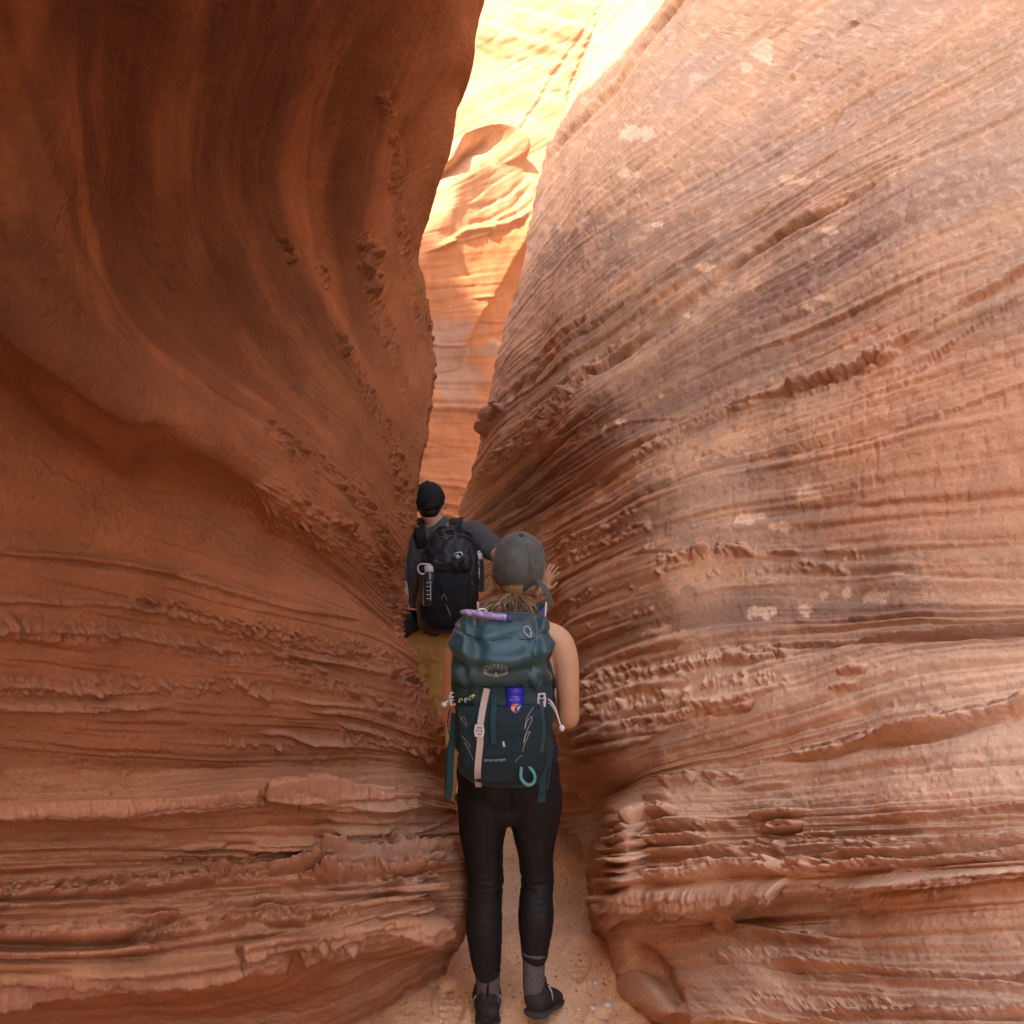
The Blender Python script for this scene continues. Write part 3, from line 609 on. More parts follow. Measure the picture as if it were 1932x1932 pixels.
    if pts[-1][0] >= 1690: (xa, ya), (xb, yb) = pts[-2:]; pts = pts+[(2250, yb+(yb-ya)/(xb-xa)*(2250-xb))]
    if 1480 < pts[0][1] < 1740 and pts[0][0] < 1300: amp *= .68
    if max(q[1] for q in pts) < 1260: amp *= .85; wd *= .72; kw = dict(kw, ends=.3)
    R_.ledge(pts, wd, amp, **kw)
for pts, wd, pr in [
 ([(1080,735),(1010,800),(950,860),(900,915)], 14, .5), ([(1180,860),(1300,790),(1420,745)], 12, .6), ([(1480,735),(1580,700),(1690,645)], 16, .8),
 ([(1040,1035),(1120,1000),(1200,960)], 12, .6), ([(1030,1075),(1100,1040),(1180,1005),(1230,990)], 14, .7), ([(1200,850),(1280,815)], 10, .6),
 ([(1240,1078),(1300,1050),(1360,1038),(1430,1035)], 18, .5), ([(1240,1055),(1330,1040),(1420,1040)], 14, .5), ([(1060,1140),(1120,1115),(1200,1105)], 8, .35),
 ([(1500,1060),(1560,1070),(1620,1040)], 14, .3), ([(1330,1085),(1420,1075),(1500,1065),(1600,1080)], 10, .25), ([(1110,1180),(1200,1160),(1240,1150)], 8, .4),
 ([(1090,1300),(1200,1270),(1320,1260)], 26, .6), ([(1090,1345),(1200,1325),(1320,1310)], 20, .5), ([(1180,1370),(1260,1350),(1340,1330)], 20, .7),
 ([(1300,1250),(1400,1235),(1500,1230)], 20, .5), ([(1330,1290),(1400,1285),(1500,1290)], 14, .35), ([(920,1110),(960,1085)], 30, .8),
 ([(1240,1585),(1290,1575),(1340,1565)], 16, .8), ([(1400,1595),(1440,1590),(1480,1600)], 14, .6), ([(1450,1640),(1560,1635),(1690,1620)], 14, .8),
 ([(1420,1570),(1560,1585),(1690,1590)], 24, .22), ([(1500,1700),(1600,1690),(1690,1690)], 16, .2), ([(1340,1800),(1440,1800),(1560,1800)], 14, .4), ([(1400,1880),(1520,1895),(1690,1890)], 16, .4)]:
    R_.nodules(pts, wd, .016 if pts[0][1] < 1700 else .008, .022, pr)
for pts, wd, pr in [([(1180,630),(1060,760),(980,850)], 16, .4), ([(1400,985),(1300,1000),(1200,1040)], 8, .2)]: R_.nodules(pts, wd, .012, .02, pr)
# knob on the far edge of the wall
R_.nodules([(908,820),(925,790),(950,765)], 14, .06, .09, .95)
# smooth pocket low on the right, and the pillar left of it
R_.bulge([(1175,1775),(1205,1800),(1240,1830),(1262,1870),(1275,1930),(1280,1990)], 15, -.075)
0 and R_.bulge([(1165,1765),(1190,1790),(1215,1830),(1228,1880),(1232,1930),(1235,1990)], 9, .015)
0 and R_.bulge([(1210,1770),(1260,1790),(1290,1825),(1300,1870),(1320,1930)], 16, .02)
R_.bulge([(1055,1500),(1080,1510),(1105,1540),(1128,1590)], 10, -.06)
# colour patches seen on the wall
for a in [(1405,975,26,14),(1430,972,12,8),(1480,990,12,6),(1475,995,14,10),(1515,925,26,18),(1455,990,10,8),(1440,1155,36,15),(1520,1150,20,14),(1590,1115,16,11),(1650,1125,34,14),(1548,1120,10,9),(1255,1195,36,14),
          (1690,1080,14,5),(1170,795,14,7),(1240,740,7,5),(1560,560,26,9),(1520,580,16,6),(1290,590,10,4),(1140,810,8,12),(1440,100,22,30),(1410,130,14,18),(1120,930,10,22),(1620,1350,14,8),(1650,1350,12,9),
          (1560,430,26,8),(1500,340,30,9),(1330,500,30,7),(1250,430,30,8),(1200,250,50,16),(1190,330,26,12)]:
    R_.blotch(*a, 'pale', .8)
for a in [(1240,470,260,60),(1120,600,130,80),(1050,710,120,60),(1440,930,160,90),(1560,1000,170,110),(1480,1140,260,40),(1300,960,200,70),(1530,1560,200,60),(1200,760,200,70),(1380,640,260,90),(1500,470,160,60),(1350,1160,160,50),(1500,1720,120,50),(1640,1100,100,50),(1200,1390,160,40)]:
    R_.blotch(*a, 'stain', .8, .5)
def r_tint(r, up):
    c = np.broadcast_to(np.array([.53,.285,.165]), r.P.shape).copy()
    c *= (1+.12*fbm(r.S*1.2, r.V*2, 161, 4)+.13*r.bed(.35, 14, 163, 4)+.05*r.wg)[..., None]
    org = sstep(1480, 1640, r.px+60*fbm(r.px/90, r.py/60, 9, 4))*sstep(560, 700, r.py)*sstep(1080, 960, r.py)
    c = mixc(c, (.56,.27,.15), org)
    org2 = sstep(1480, 1620, r.px+80*fbm(r.px/80, r.py/40, 19, 4))*sstep(1210, 1290, r.py)*sstep(1400, 1350, r.py)
    c = mixc(c, (.60,.33,.20), org2*.8)
    c = mixc(c, (.64,.375,.245), sstep(1230, 1330, r.py+30*r.wl)*.75*sstep(1120, 1200, r.px))
    st = r.stain*(.6+.5*fbm(r.S*5, r.V*14, 171, 4)); c = mixc(c, (.27,.165,.12), np.clip(st, 0, .8)*(1-org*.8))
    c = mixc(c, (.42,.27,.20), sstep(-.3, .5, fbm(r.S*.9, r.V*5, 191, 4))*.6*sstep(700, 350, r.py)*sstep(1150, 1350, r.px))
    c = mixc(c, (.50,.265,.18), np.clip(r.slab, 0, 1)*.7)
    c = mixc(c, (.20,.10,.068), sstep(-.05, .5, r.bed(.22, 4.2, 173, 3)+.25*r.wl)*.72*(1-org)*sstep(1300, 1150, r.py)*sstep(250, 500, r.py))
    mott = sstep(.12, .3, fbm(r.px/22, r.py/14, 181, 5, .6))*sstep(900, 300, r.py)
    c = mixc(c, (.72,.48,.33), mott*.35)
    c = mixc(c, (.74,.47,.30), np.clip(r.pale, 0, 1))
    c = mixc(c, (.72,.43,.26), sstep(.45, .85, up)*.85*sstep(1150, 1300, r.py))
    c = mixc(c, (.50,.26,.155), sstep(1300, 1180, r.px)*sstep(1400, 1440, r.py)*sstep(1640, 1500, r.py)*.7)
    return c
fl = not orient(R_, (0, 1, 1.5))
Q, col = finish(R_, 'canyon_wall', ROCK, None, fl, r_tint)
tag(grid_obj('canyon_wall', Q, ROCK, {'Col': col}), kind='structure')
del P, S, V, Q, col, R_

# ---- the wall that closes the view where the passage turns
BR = []
for y, dl, dr in [(-900,12.5,14.2),(-500,11,12.8),(-200,9.8,11.8),(0,9.0,11.2),(150,8.4,10.8),(260,8.0,10.6),(330,7.7,10.5),(450,7.3,10.6),(600,7.1,10.8),(760,7.0,10.8),(900,6.9,10.7),(1000,6.8,10.6),(1150,6.7,10.4),(1330,6.6,10.2)]:
    r = []
    for x in (250,450,600,700,780,860,940,1020,1100,1200,1350,1600):
        f = (x-780)/320; d = dl*(1-f)+dr*f
        if x < 780: d = dl+(780-x)*.003
        # a rib runs down from upper right to lower left
        rib = math.exp(-((x-(1000-(y-450)*.55))/55)**2) if 400 < y < 760 else 0
        r.append((x, y+(x-900)*(-.5 if y < 420 else -.15 if y < 700 else .05), d-.25*rib))
    BR.append(r)
BGp = [400,300,200,150,110,70,120,150,160,140,100,150,180]
def b_ext(i, p): return [p+np.array([-4,-1.5,0]), p+np.array([-1.5,-.2,0])]
def b_wrap(i, p): return [p+np.array([1.5,-.6,0]), p+np.array([4,-3,0])]
P, S, V = wall_base(BR, BGp, 620, 900, b_ext, b_wrap, None, None, M=24)
B = Rock(P, S, V*2.6, 37); px, py = B.px, B.py
B.D += .18*fbm(B.S*.5, B.V*.5, 241, 3)+.012*fbm(B.S*3, B.V*4, 243, 4)
B.laminae(.006, np.ones_like(px), 9, .6, 3, .3)
B.laminae(.018, sstep(640, 740, py), 6, .7, 5, .2)
B.partings(.011, np.ones_like(px), 3.5, .25, 301, .05, -.05); B.partings(.006, np.ones_like(px), 9, .3, 303, .07, 0)
B.laminae(.006, sstep(420, 300, py), 9, 1.2, 6, .25)
for pts, wd, amp, kw in [
 ([(785,480),(830,462),(880,432),(940,420),(1020,385)], 12, .10, dict(rough=1.6)), ([(800,470),(870,450),(940,430),(1000,415)], 8, .08, dict(rough=1.6)),
 ([(785,905),(860,915),(900,925)], 8, .07, {}), ([(785,935),(850,950),(900,962)], 8, .08, {}), ([(780,958),(850,970),(890,985)], 9, .1, {}), ([(860,925),(920,935)], 7, .07, {}),
 ([(800,765),(870,765),(930,770)], 12, .08, dict(rough=.6)), ([(820,640),(860,650),(900,645)], 6, .04, {}),
 ([(900,600),(950,605),(990,600)], 5, .04, {}), ([(885,560),(950,555),(985,545)], 5, .04, {})]:
    B.ledge(pts, wd, amp, **kw)
B.bulge([(1010,400),(990,460),(955,530),(920,580),(885,650),(878,700)], 40, .07, 1)
B.bulge([(985,330),(985,300),(960,262),(915,250),(870,262),(810,345)], 26, .26, -1)
B.bulge([(790,350),(850,318),(880,285),(925,262)], 16, -.22, 1)
B.bulge([(785,430),(850,360),(930,290)], 40, .10, 0)
for pts in ([(1010,340),(980,380),(930,410),(880,425)], [(1018,370),(985,400),(940,420)], [(1000,330),(960,365),(900,395)], [(960,280),(1010,200),(1080,90),(1140,0)], [(1060,235),(1090,130),(1145,-10)]):
    B.crack(pts, 6, .05, gate=-.2)
def b_tint(r, up):
    c = np.broadcast_to(np.array([.50,.22,.11]), r.P.shape).copy()
    c *= (1+.12*fbm(r.S*.8, r.V*2, 261, 4)+.10*r.bed(.25, 5, 263, 4))[..., None]
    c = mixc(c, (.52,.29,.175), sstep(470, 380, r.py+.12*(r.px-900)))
    return mixc(c, (.36,.25,.20), sstep(.0, .35, fbm(r.px/70, r.py/50, 7, 4)+.35*np.exp(-((r.py-690)/70)**2)+.3*np.exp(-((r.px-850)/40)**2)-.2)*sstep(540, 640, r.py)*sstep(800, 740, r.py)*.7)
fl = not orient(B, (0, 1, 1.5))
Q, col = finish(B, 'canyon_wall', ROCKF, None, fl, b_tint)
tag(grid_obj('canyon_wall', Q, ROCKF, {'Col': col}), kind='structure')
del P, S, V, Q, col, B
# ---- unseen wall added behind the camera, its tall middle shaped to block the sun
def sun_block_wall(pts, z0, z1, seed, lean):
    pts = np.array(pts, float); L = np.r_[0, np.cumsum(np.hypot(*np.diff(pts, axis=0).T))]
    u = np.linspace(0, L[-1], 160); xy = catm(L, pts, u); z = np.linspace(z0, z1, 110)
    P = np.zeros((110, 160, 3)); P[..., 0] = xy[:, 0][None]; P[..., 1] = xy[:, 1][None]; P[..., 2] = z[:, None]; zt = lean*sstep(-19.5, -17, xy[:, 0])*sstep(4.5, 3, xy[:, 0]); P[..., 2] += (z[:, None]-z0)/(z1-z0)*zt[None]
    S = np.repeat(u[None], 110, 0); V = np.repeat(z[:, None], 160, 1)
    n = normals(P); D = .35*fbm(S*.5, V*.45, seed, 3)+.06*fbm(S*.8, V*5, seed+4, 3)
    Q = P+n*D[..., None]
    c = np.array([.46,.24,.145])*(1+.12*fbm(S, V*4, seed+9, 3))[..., None]
    tag(grid_obj('canyon_wall', Q, ROCKF, {'Col': c}), kind='structure')  # added out of view to shape the light
sun_block_wall([(-20,-4),(-16,-10),(-10,-15),(-3,-16.5),(4,-16.5),(11,-14),(16,-8),(18,0)], -.3, 4.0, 301, 15.2)
# ---- sandy floor
n = 520
ys = np.r_[np.linspace(-60,-6,20,endpoint=False), np.linspace(-6,1.5,60,endpoint=False), np.linspace(1.5,5.5,n,endpoint=False), np.linspace(5.5,14,60,endpoint=False), np.linspace(14,300,20)]
xs = np.r_[np.linspace(-300,-4,20,endpoint=False), np.linspace(-4,-1.2,30,endpoint=False), np.linspace(-1.2,1.4,420,endpoint=False), np.linspace(1.4,5,30,endpoint=False), np.linspace(5,300,20)]
X, Y = np.meshgrid(xs, ys)
Z = .012*fbm(X*2.2, Y*2.2, 401, 3)+.006*fbm(X*9, Y*9, 403, 3)+.0022*fbm(X*45, Y*45, 405, 3)
for fx, fy, fa in ((.30,2.62,.2),(-.22,2.78,-.1),(.26,3.05,.1),(.36,3.35,.25),(.02,3.1,-.15),(.45,2.95,.3),(-.28,2.35,0),(.12,2.25,.1),(.30,2.25,.2),(.22,3.7,.1),(.42,3.75,.2)):
    u_ = (X-fx)*math.cos(fa)-(Y-fy)*math.sin(fa); v_ = (X-fx)*math.sin(fa)+(Y-fy)*math.cos(fa)
    q_ = np.sqrt((u_/.050)**2+(v_/.135)**2); Z += -.012*sstep(1.05, .75, q_)+.006*np.exp(-((q_-1.2)/.18)**2)+.002*np.sin(v_*160)*(q_ < .9)
near = (np.abs(X) < 1.4) & (Y > 1) & (Y < 6)
for sz, pr, am in ((.016,.5,.0035),(.008,.5,.002)):
    c_, v_ = cells(X/sz, Y/sz, 409, .9, pr); r_ = .2+.25*v_/pr
    dens = sstep(-.15, .35, fbm(X*1.8, Y*1.3, 411, 3)+.25*(X > .25))
    Z += np.where(near, am*np.sqrt(np.clip(1-(c_/r_)**2, 0, 1))*dens, 0)
colf = np.array([.80,.45,.25])*(1+.10*fbm(X*1.5, Y*1.5, 413, 4)+.06*fbm(X*30, Y*30, 415, 3))[..., None]
fl = not (normals(np.stack([X, Y, Z], -1))[5, 5, 2] > 0)
tag(grid_obj('ground', np.stack([X, Y, Z], -1), ROCK, {'Col': colf}, flip=fl), kind='structure')
# ------------------------------------------------------------------ modelling helpers for people and gear
from mathutils.bvhtree import BVHTree
def ring_chain(V_, F_, pts, seg=20, xaxis=None):
    """closed tube through (x,y,z,rx[,ry]) with rounded ends"""
    P = [Vector(p[:3]) for p in pts]; R = [(p[3], p[4] if len(p) > 4 else p[3]) for p in pts]
    rings = []; n = len(P)
    T = [((P[min(i+1, n-1)]-P[max(i-1, 0)])).normalized() for i in range(n)]
    ref = Vector(xaxis) if xaxis else (Vector((1, 0, 0)) if abs(T[0].x) < .8 else Vector((0, 0, 1)))
    items = []
    for k in (.25, .65, .9): items.append((P[0]-T[0]*min(R[0])*math.sqrt(max(0, 1-k*k))*.9, T[0], R[0][0]*k, R[0][1]*k))
    for i in range(n): items.append((P[i], T[i], R[i][0], R[i][1]))
    for k in (.9, .65, .25): items.append((P[-1]+T[-1]*min(R[-1])*math.sqrt(max(0, 1-k*k))*.9, T[-1], R[-1][0]*k, R[-1][1]*k))
    for p, t, rx, ry in items:
        u = (ref-t*ref.dot(t))
        u = u.normalized() if u.length > 1e-4 else t.orthogonal().normalized()
        v = t.cross(u); ref = u if not xaxis else Vector(xaxis)
        rings.append([p+u*rx*math.cos(a)+v*ry*math.sin(a) for a in (2*math.pi*j/seg for j in range(seg))])
    b = len(V_)
    for r in rings: V_.extend(r)
    for i in range(len(rings)-1):
        for j in range(seg):
            a = b+i*seg+j; c = b+i*seg+(j+1) % seg; F_.append((a, c, c+seg, a+seg))
    F_.append(tuple(b+j for j in range(seg))[::-1]); F_.append(tuple(b+(len(rings)-1)*seg+j for j in range(seg)))
def smooth_pts(pts, k=4):
    a = np.array([list(p)+[p[3]]*(5-len(p)) for p in pts], float)
    return [tuple(r) for r in catm(np.arange(len(a)), a, np.linspace(0, len(a)-1, (len(a)-1)*k+1))]
def fused(name, chains, mat_, parent, voxel=.006, smooth=4, disp=None, blobs=(), flat_y=None):
    """chains and blobs grown together into one continuous surface"""
    V_, F_ = [], []
    for ch in chains:
        xa = None
        if isinstance(ch, tuple): ch, xa = ch
        ring_chain(V_, F_, smooth_pts(ch), 20, xa)
    for (c, r) in blobs:
        b = len(V_); nu, nv = 18, 10
        for i in range(nv+1):
            th = math.pi*i/nv
            for j in range(nu):
                ph = 2*math.pi*j/nu; V_.append(Vector((c[0]+r[0]*math.sin(th)*math.cos(ph), c[1]+r[1]*math.sin(th)*math.sin(ph), c[2]+r[2]*math.cos(th))))
        for i in range(nv):
            for j in range(nu):
                F_.append((b+i*nu+j, b+(i+1)*nu+j, b+(i+1)*nu+(j+1) % nu, b+i*nu+(j+1) % nu))
    me = bpy.data.meshes.new(name); me.from_pydata([tuple(v) for v in V_], [], F_)
    o = bpy.data.objects.new(name, me); link(o)
    m = o.modifiers.new('r', 'REMESH'); m.mode = 'VOXEL'; m.voxel_size = voxel
    if smooth: s = o.modifiers.new('s', 'SMOOTH'); s.factor = .5; s.iterations = smooth
    bpy.context.view_layer.update()
    ev = o.evaluated_get(bpy.context.evaluated_depsgraph_get()); me2 = bpy.data.meshes.new_from_object(ev)
    o.modifiers.clear(); o.data = me2; me2.name = name; bpy.data.meshes.remove(me)
    if disp:
        co = np.empty(len(me2.vertices)*3, np.float32); me2.vertices.foreach_get('co', co); co = co.reshape(-1, 3)
        no = np.array([v.normal[:] for v in me2.vertices]); co = co+no*disp(co, no)[:, None]
        me2.vertices.foreach_set('co', co.reshape(-1).astype(np.float32)); me2.update()
    me2.materials.clear(); me2.materials.append(mat_); me2.shade_smooth()
    if parent is not None: o.parent = parent; o.matrix_parent_inverse = Matrix.Translation(-Vector(parent.location))
    return o
def n3(co, s, seed=0):
    """cheap 3-D-ish noise on points"""
    return (fbm(co[:, 0]*s+seed, co[:, 2]*s+co[:, 1]*s*.7, seed, 3)+fbm(co[:, 1]*s, co[:, 2]*s+co[:, 0]*s*.5+9, seed+3, 3))*.5
def tube(name, pts, r, mat_, parent, seg=8, k=4):
    V_, F_ = [], []
    ring_chain(V_, F_, smooth_pts([tuple(p)+(r,) for p in pts], k), seg)
    return mesh_obj(name, V_, F_, mat_, parent)
def ribbon_vf(V_, F_, pts, wd, th, side=None, k=5, nrm=None):
    """flat webbing: pts 3-D, wd wide, th thick; nrm = facing direction"""
    a = np.array([tuple(p) for p in pts], float); a = catm(np.arange(len(a)), a, np.linspace(0, len(a)-1, (len(a)-1)*k+1)) if len(a) > 2 else a
    P = [Vector(p) for p in a]; n = len(P); b = len(V_)
    for i in range(n):
        t = (P[min(i+1, n-1)]-P[max(i-1, 0)]).normalized(); nn = Vector(nrm(i/(n-1)) if callable(nrm) else (nrm or (0, -1, 0)))
        s = t.cross(nn).normalized(); m = s.cross(t).normalized()
        for q in (-1, 1):
            for z in (0, 1): V_.append(P[i]+s*q*wd/2+m*th*z)
    for i in range(n-1):
        c = b+i*4; d = c+4
        F_ += [(c, c+1, d+1, d), (c+1, c+3, d+3, d+1), (c+3, c+2, d+2, d+3), (c+2, c, d, d+2)]
    F_ += [(b, b+2, b+3, b+1), (b+(n-1)*4, b+(n-1)*4+1, b+(n-1)*4+3, b+(n-1)*4+2)]
def ribbon(name, pts, wd, th, mat_, parent, **kw):
    V_, F_ = [], []; ribbon_vf(V_, F_, pts, wd, th, **kw)
    return mesh_obj(name, V_, F_, mat_, parent, smooth=False)
def bvh_of(*obs):
    V_, F_ = [], []
    for o in obs:
        b = len(V_); V_ += [o.matrix_basis @ v.co for v in o.data.vertices]; F_ += [tuple(b+i for i in p.vertices) for p in o.data.polygons]
    return BVHTree.FromPolygons(V_, F_)
def on(bvh, x, y, lift=.002, d0=2.6):
    """the point of a surface met by the sight line through (x, y)"""
    dr = Vector(((x-966)/F, 1, -(y-966)/F)).normalized(); c = Vector((0, 0, CAMZ))
    h = bvh.ray_cast(c, dr)
    if h[0] is None: return Vector(W(x, y, d0))
    return h[0]-dr*lift
def loft(name, lv, mat_, parent, disp=None, nu=96, nv=90, power=3.2, closed=True):
    """stack of rounded-rectangle sections (z, cx, cy, rx, ry)"""
    a = np.array(lv, float); zz = np.linspace(0, len(a)-1, nv); r = catm(np.arange(len(a)), a, zz)
    th = np.linspace(0, 2*math.pi, nu, endpoint=False); c, s = np.cos(th), np.sin(th)
    e = 2/power; X = np.sign(c)*np.abs(c)**e; Y = np.sign(s)*np.abs(s)**e
    P = np.zeros((nv, nu, 3)); P[..., 0] = r[:, 1:2]+r[:, 3:4]*X; P[..., 1] = r[:, 2:3]+r[:, 4:5]*Y; P[..., 2] = r[:, 0:1]
    top = [P[-1]*np.array([k, k, 1])+(1-k)*np.array([r[-1, 1], r[-1, 2], 0])+np.array([0, 0, z]) for k, z in ((.9, .004), (.6, .008), (.25, .009), (.01, .009))]
    bot = [P[0]*np.array([k, k, 1])+(1-k)*np.array([r[0, 1], r[0, 2], 0])-np.array([0, 0, z]) for k, z in ((.01, .006), (.3, .006), (.7, .004))]
    P = np.concatenate([np.stack(bot), P, np.stack(top)])
    if disp is not None:
        PP = np.concatenate([P[:, -1:], P, P[:, :1]], 1); N = normals(PP)[:, 1:-1]
        ctr = np.array([r[:, 1].mean(), r[:, 2].mean(), 0]); 
        if ((P-ctr)*N)[len(P)//2, :, :2].sum() < 0: N = -N
        P = P+N*disp(P)[..., None]
    ctr = P.mean((0, 1)); 
    PP = np.concatenate([P[:, -1:], P, P[:, :1]], 1); N = normals(PP)[:, 1:-1]
    return grid_obj(name, P, mat_, flip=((P-ctr)*N)[len(P)//2].sum() < 0, parent=parent, closed_u=True)
def lathe(name, prof, mat_, parent, loc, rot=None, seg=28):
    V_ = []; F_ = []; M = Matrix.Translation(loc) @ (rot.to_matrix().to_4x4() if rot else Matrix.Identity(4))
    for r, z in prof:
        for j in range(seg): V_.append(M @ Vector((r*math.cos(2*math.pi*j/seg), r*math.sin(2*math.pi*j/seg), z)))
    for i in range(len(prof)-1):
        for j in range(seg): a = i*seg+j; c = i*seg+(j+1) % seg; F_.append((a, c, c+seg, a+seg))
    F_.append(tuple(range(seg))[::-1]); F_.append(tuple((len(prof)-1)*seg+j for j in range(seg)))
    return mesh_obj(name, V_, F_, mat_, parent)
def ball(name, c, r, mat_, parent, nu=16, nv=10):
    return lathe(name, [(max(r[0]*math.sin(math.pi*i/nv), 1e-4), -r[1]*math.cos(math.pi*i/nv)) for i in range(nv+1)], mat_, parent, Vector(c), None, nu)
def hand_chains(wrist, fwd, palm_n, spread, s=1., curl=.25, thumb_side=1, lengths=(.070, .078, .072, .056)):
    """palm and five fingers; fwd = finger direction, palm_n = direction the palm faces"""
    w_ = Vector(wrist); f = Vector(fwd).normalized(); n = Vector(palm_n); n = (n-f*n.dot(f)).normalized(); a = f.cross(n)*thumb_side
    ch = [([tuple(w_)+(.026*s, .020*s), tuple(w_+f*.03*s)+(.033*s, .016*s), tuple(w_+f*.065*s)+(.040*s, .014*s), tuple(w_+f*.088*s)+(.038*s, .011*s)], tuple(a))]
    for i, L_ in enumerate(lengths):
        off = (.030-.020*i)*s; b = w_+f*.082*s+a*off; d = (f+a*spread*(1.5-i)).normalized(); L_ = L_*s; p = [b-f*.02*s]; q = b
        for k, fr in enumerate((.45, .30, .25)):
            dd = (d*math.cos(curl*(k+.3))+n*math.sin(curl*(k+.3))).normalized(); p.append(q); q = q+dd*L_*fr
        p.append(q)
        ch.append([tuple(x)+(r_*s,) for x, r_ in zip(p, (.0085, .0088, .0080, .0074, .0062))])
    b = w_+f*.02*s+a*.022*s; d = (f*.75+a*.75+n*.25).normalized()
    ch.append([tuple(b)+(.013*s,), tuple(b+d*.03*s)+(.0115*s,), tuple(b+d*.052*s+f*.004)+(.0095*s,), tuple(b+(d*.9+f*.5).normalized()*.082*s)+(.0078*s,)])
    return ch
def face_parts(c, s, parent, skinm, eyem, yaw=0.):
    """eyes on the far side of the head (the person walks away from the camera)"""
    for q in (-1, 1): ball('eye', (c[0]+q*.031*s, c[1]+.084*s, c[2]-.002), (.0115*s, .0115*s), eyem, parent)
def head_chains(c, s=1.):
    x, y, z = c
    return [([(x, y+.010, z-.088*s, .045*s, .060*s), (x, y+.014, z-.055*s, .062*s, .082*s), (x, y, z, .074*s, .093*s), (x, y-.006, z+.045*s, .075*s, .095*s), (x, y-.006, z+.085*s, .058*s, .072*s), (x, y-.004, z+.108*s, .03*s, .036*s)], (1, 0, 0)),
            [(x, y+.088*s, z+.022*s, .010*s), (x, y+.104*s, z-.014*s, .0125*s), (x, y+.106*s, z-.022*s, .013*s)],
            [(x-.022*s, y+.088*s, z-.058*s, .008*s), (x, y+.093*s, z-.058*s, .0095*s), (x+.022*s, y+.088*s, z-.058*s, .008*s)],
            [(x, y+.074*s, z-.098*s, .022*s), (x, y+.080*s, z-.090*s, .020*s)],
            [(x-.082*s, y-.006, z-.030*s, .009*s), (x-.088*s, y-.014, z-.004, .011*s), (x-.085*s, y-.016, z+.018*s, .011*s)],
            [(x+.082*s, y-.006, z-.030*s, .009*s), (x+.088*s, y-.014, z-.004, .011*s), (x+.085*s, y-.016, z+.018*s, .011*s)]]
def shell(name, c, rad, mat_, parent, tilt, cut, seam=6, z0=-.25, disp=.0012, thick=.003):
    """six-panel cap crown: dome with stitched seams, tilt = rotation matrix, cut(theta, phi) -> rim height"""
    nu, nv = 144, 60; V_ = []; F_ = []
    for layer in (0, 1):
        for i in range(nv+1):
            for j in range(nu):
                ph = 2*math.pi*j/nu; lo = cut(ph); t = i/nv; el = math.pi/2*(1-t)+lo*t
                r = 1-.02*layer*(thick/.003)
                sm = abs(((ph/(2*math.pi)*seam+.5) % 1)-.5)*2      # 1 at panel middle ... 0 at seam
                ex = 1+.018*math.sqrt(sm)*math.cos(el)**.5 if math.cos(el) > 0 else 1
                se = .985+.015*min(1, sm*7)
                q = Vector((rad[0]*math.cos(el)*math.cos(ph)*ex*se*r, rad[1]*math.cos(el)*math.sin(ph)*ex*se*r, rad[2]*math.sin(el)*se**.5*r))
                q *= 1+.012*mnoise.noise(q*24)+.008*mnoise.noise(q*70)
                V_.append(Vector(c)+tilt @ q)
    L_ = (nv+1)*nu
    for lay in (0, 1):
        for i in range(nv):
            for j in range(nu):
                a = lay*L_+i*nu+j; b = lay*L_+i*nu+(j+1) % nu
                F_.append((a, a+nu, b+nu, b) if lay == 0 else (a, b, b+nu, a+nu))
    for j in range(nu): a = nv*nu+j; b = nv*nu+(j+1) % nu; F_.append((a, a+L_, b+L_, b))
    return mesh_obj(name, V_, F_, mat_, parent)
def bill(name, c, rad, tilt, mat_, parent, z=-.02, out=.075):
    V_ = []; F_ = []; n = 25; m = 7
    for lay in (0, 1):
        for i in range(m):
            for j in range(n):
                a = math.radians(25+130*j/(n-1)); f = i/(m-1); rr = 1+f*out/rad[1]*math.sin((a-math.radians(25))/math.radians(130)*math.pi)**.6
                V_.append(Vector(c)+tilt @ Vector((rad[0]*.98*math.cos(a)*(1+.12*f), rad[1]*math.sin(a)*rr, z-.022*f*f-.03*math.cos(a)**2*1.0-lay*.003)))
    K = n*m
    for i in range(m-1):
        for j in range(n-1):
            a = i*n+j; F_.append((a, a+1, a+n+1, a+n)); F_.append((K+a, K+a+n, K+a+n+1, K+a+1))
    e = [*range(n)] + [i*n+n-1 for i in range(1, m)] + [(m-1)*n+j for j in range(n-2, -1, -1)] + [i*n for i in range(m-2, 0, -1)]
    for a, b in zip(e, e[1:]+e[:1]): F_.append((a, a+K, b+K, b))
    return mesh_obj(name, V_, F_, mat_, parent)
def strands(name, roots, paths, r, mats, parent, seg=4):
    V_, F_, I_ = [], [], []; rr = random.Random(3)
    for p in paths:
        n = len(p); k = len(F_); ring_chain(V_, F_, [tuple(q)+(r*(1-.65*(i/(n-1))**2),) for i, q in enumerate(p)], seg)
        I_ += [rr.randrange(len(mats))]*(len(F_)-k)
    o = mesh_obj(name, V_, F_, mats[0], parent)
    for m in mats[1:]: o.data.materials.append(m)
    o.data.polygons.foreach_set('material_index', I_); return o
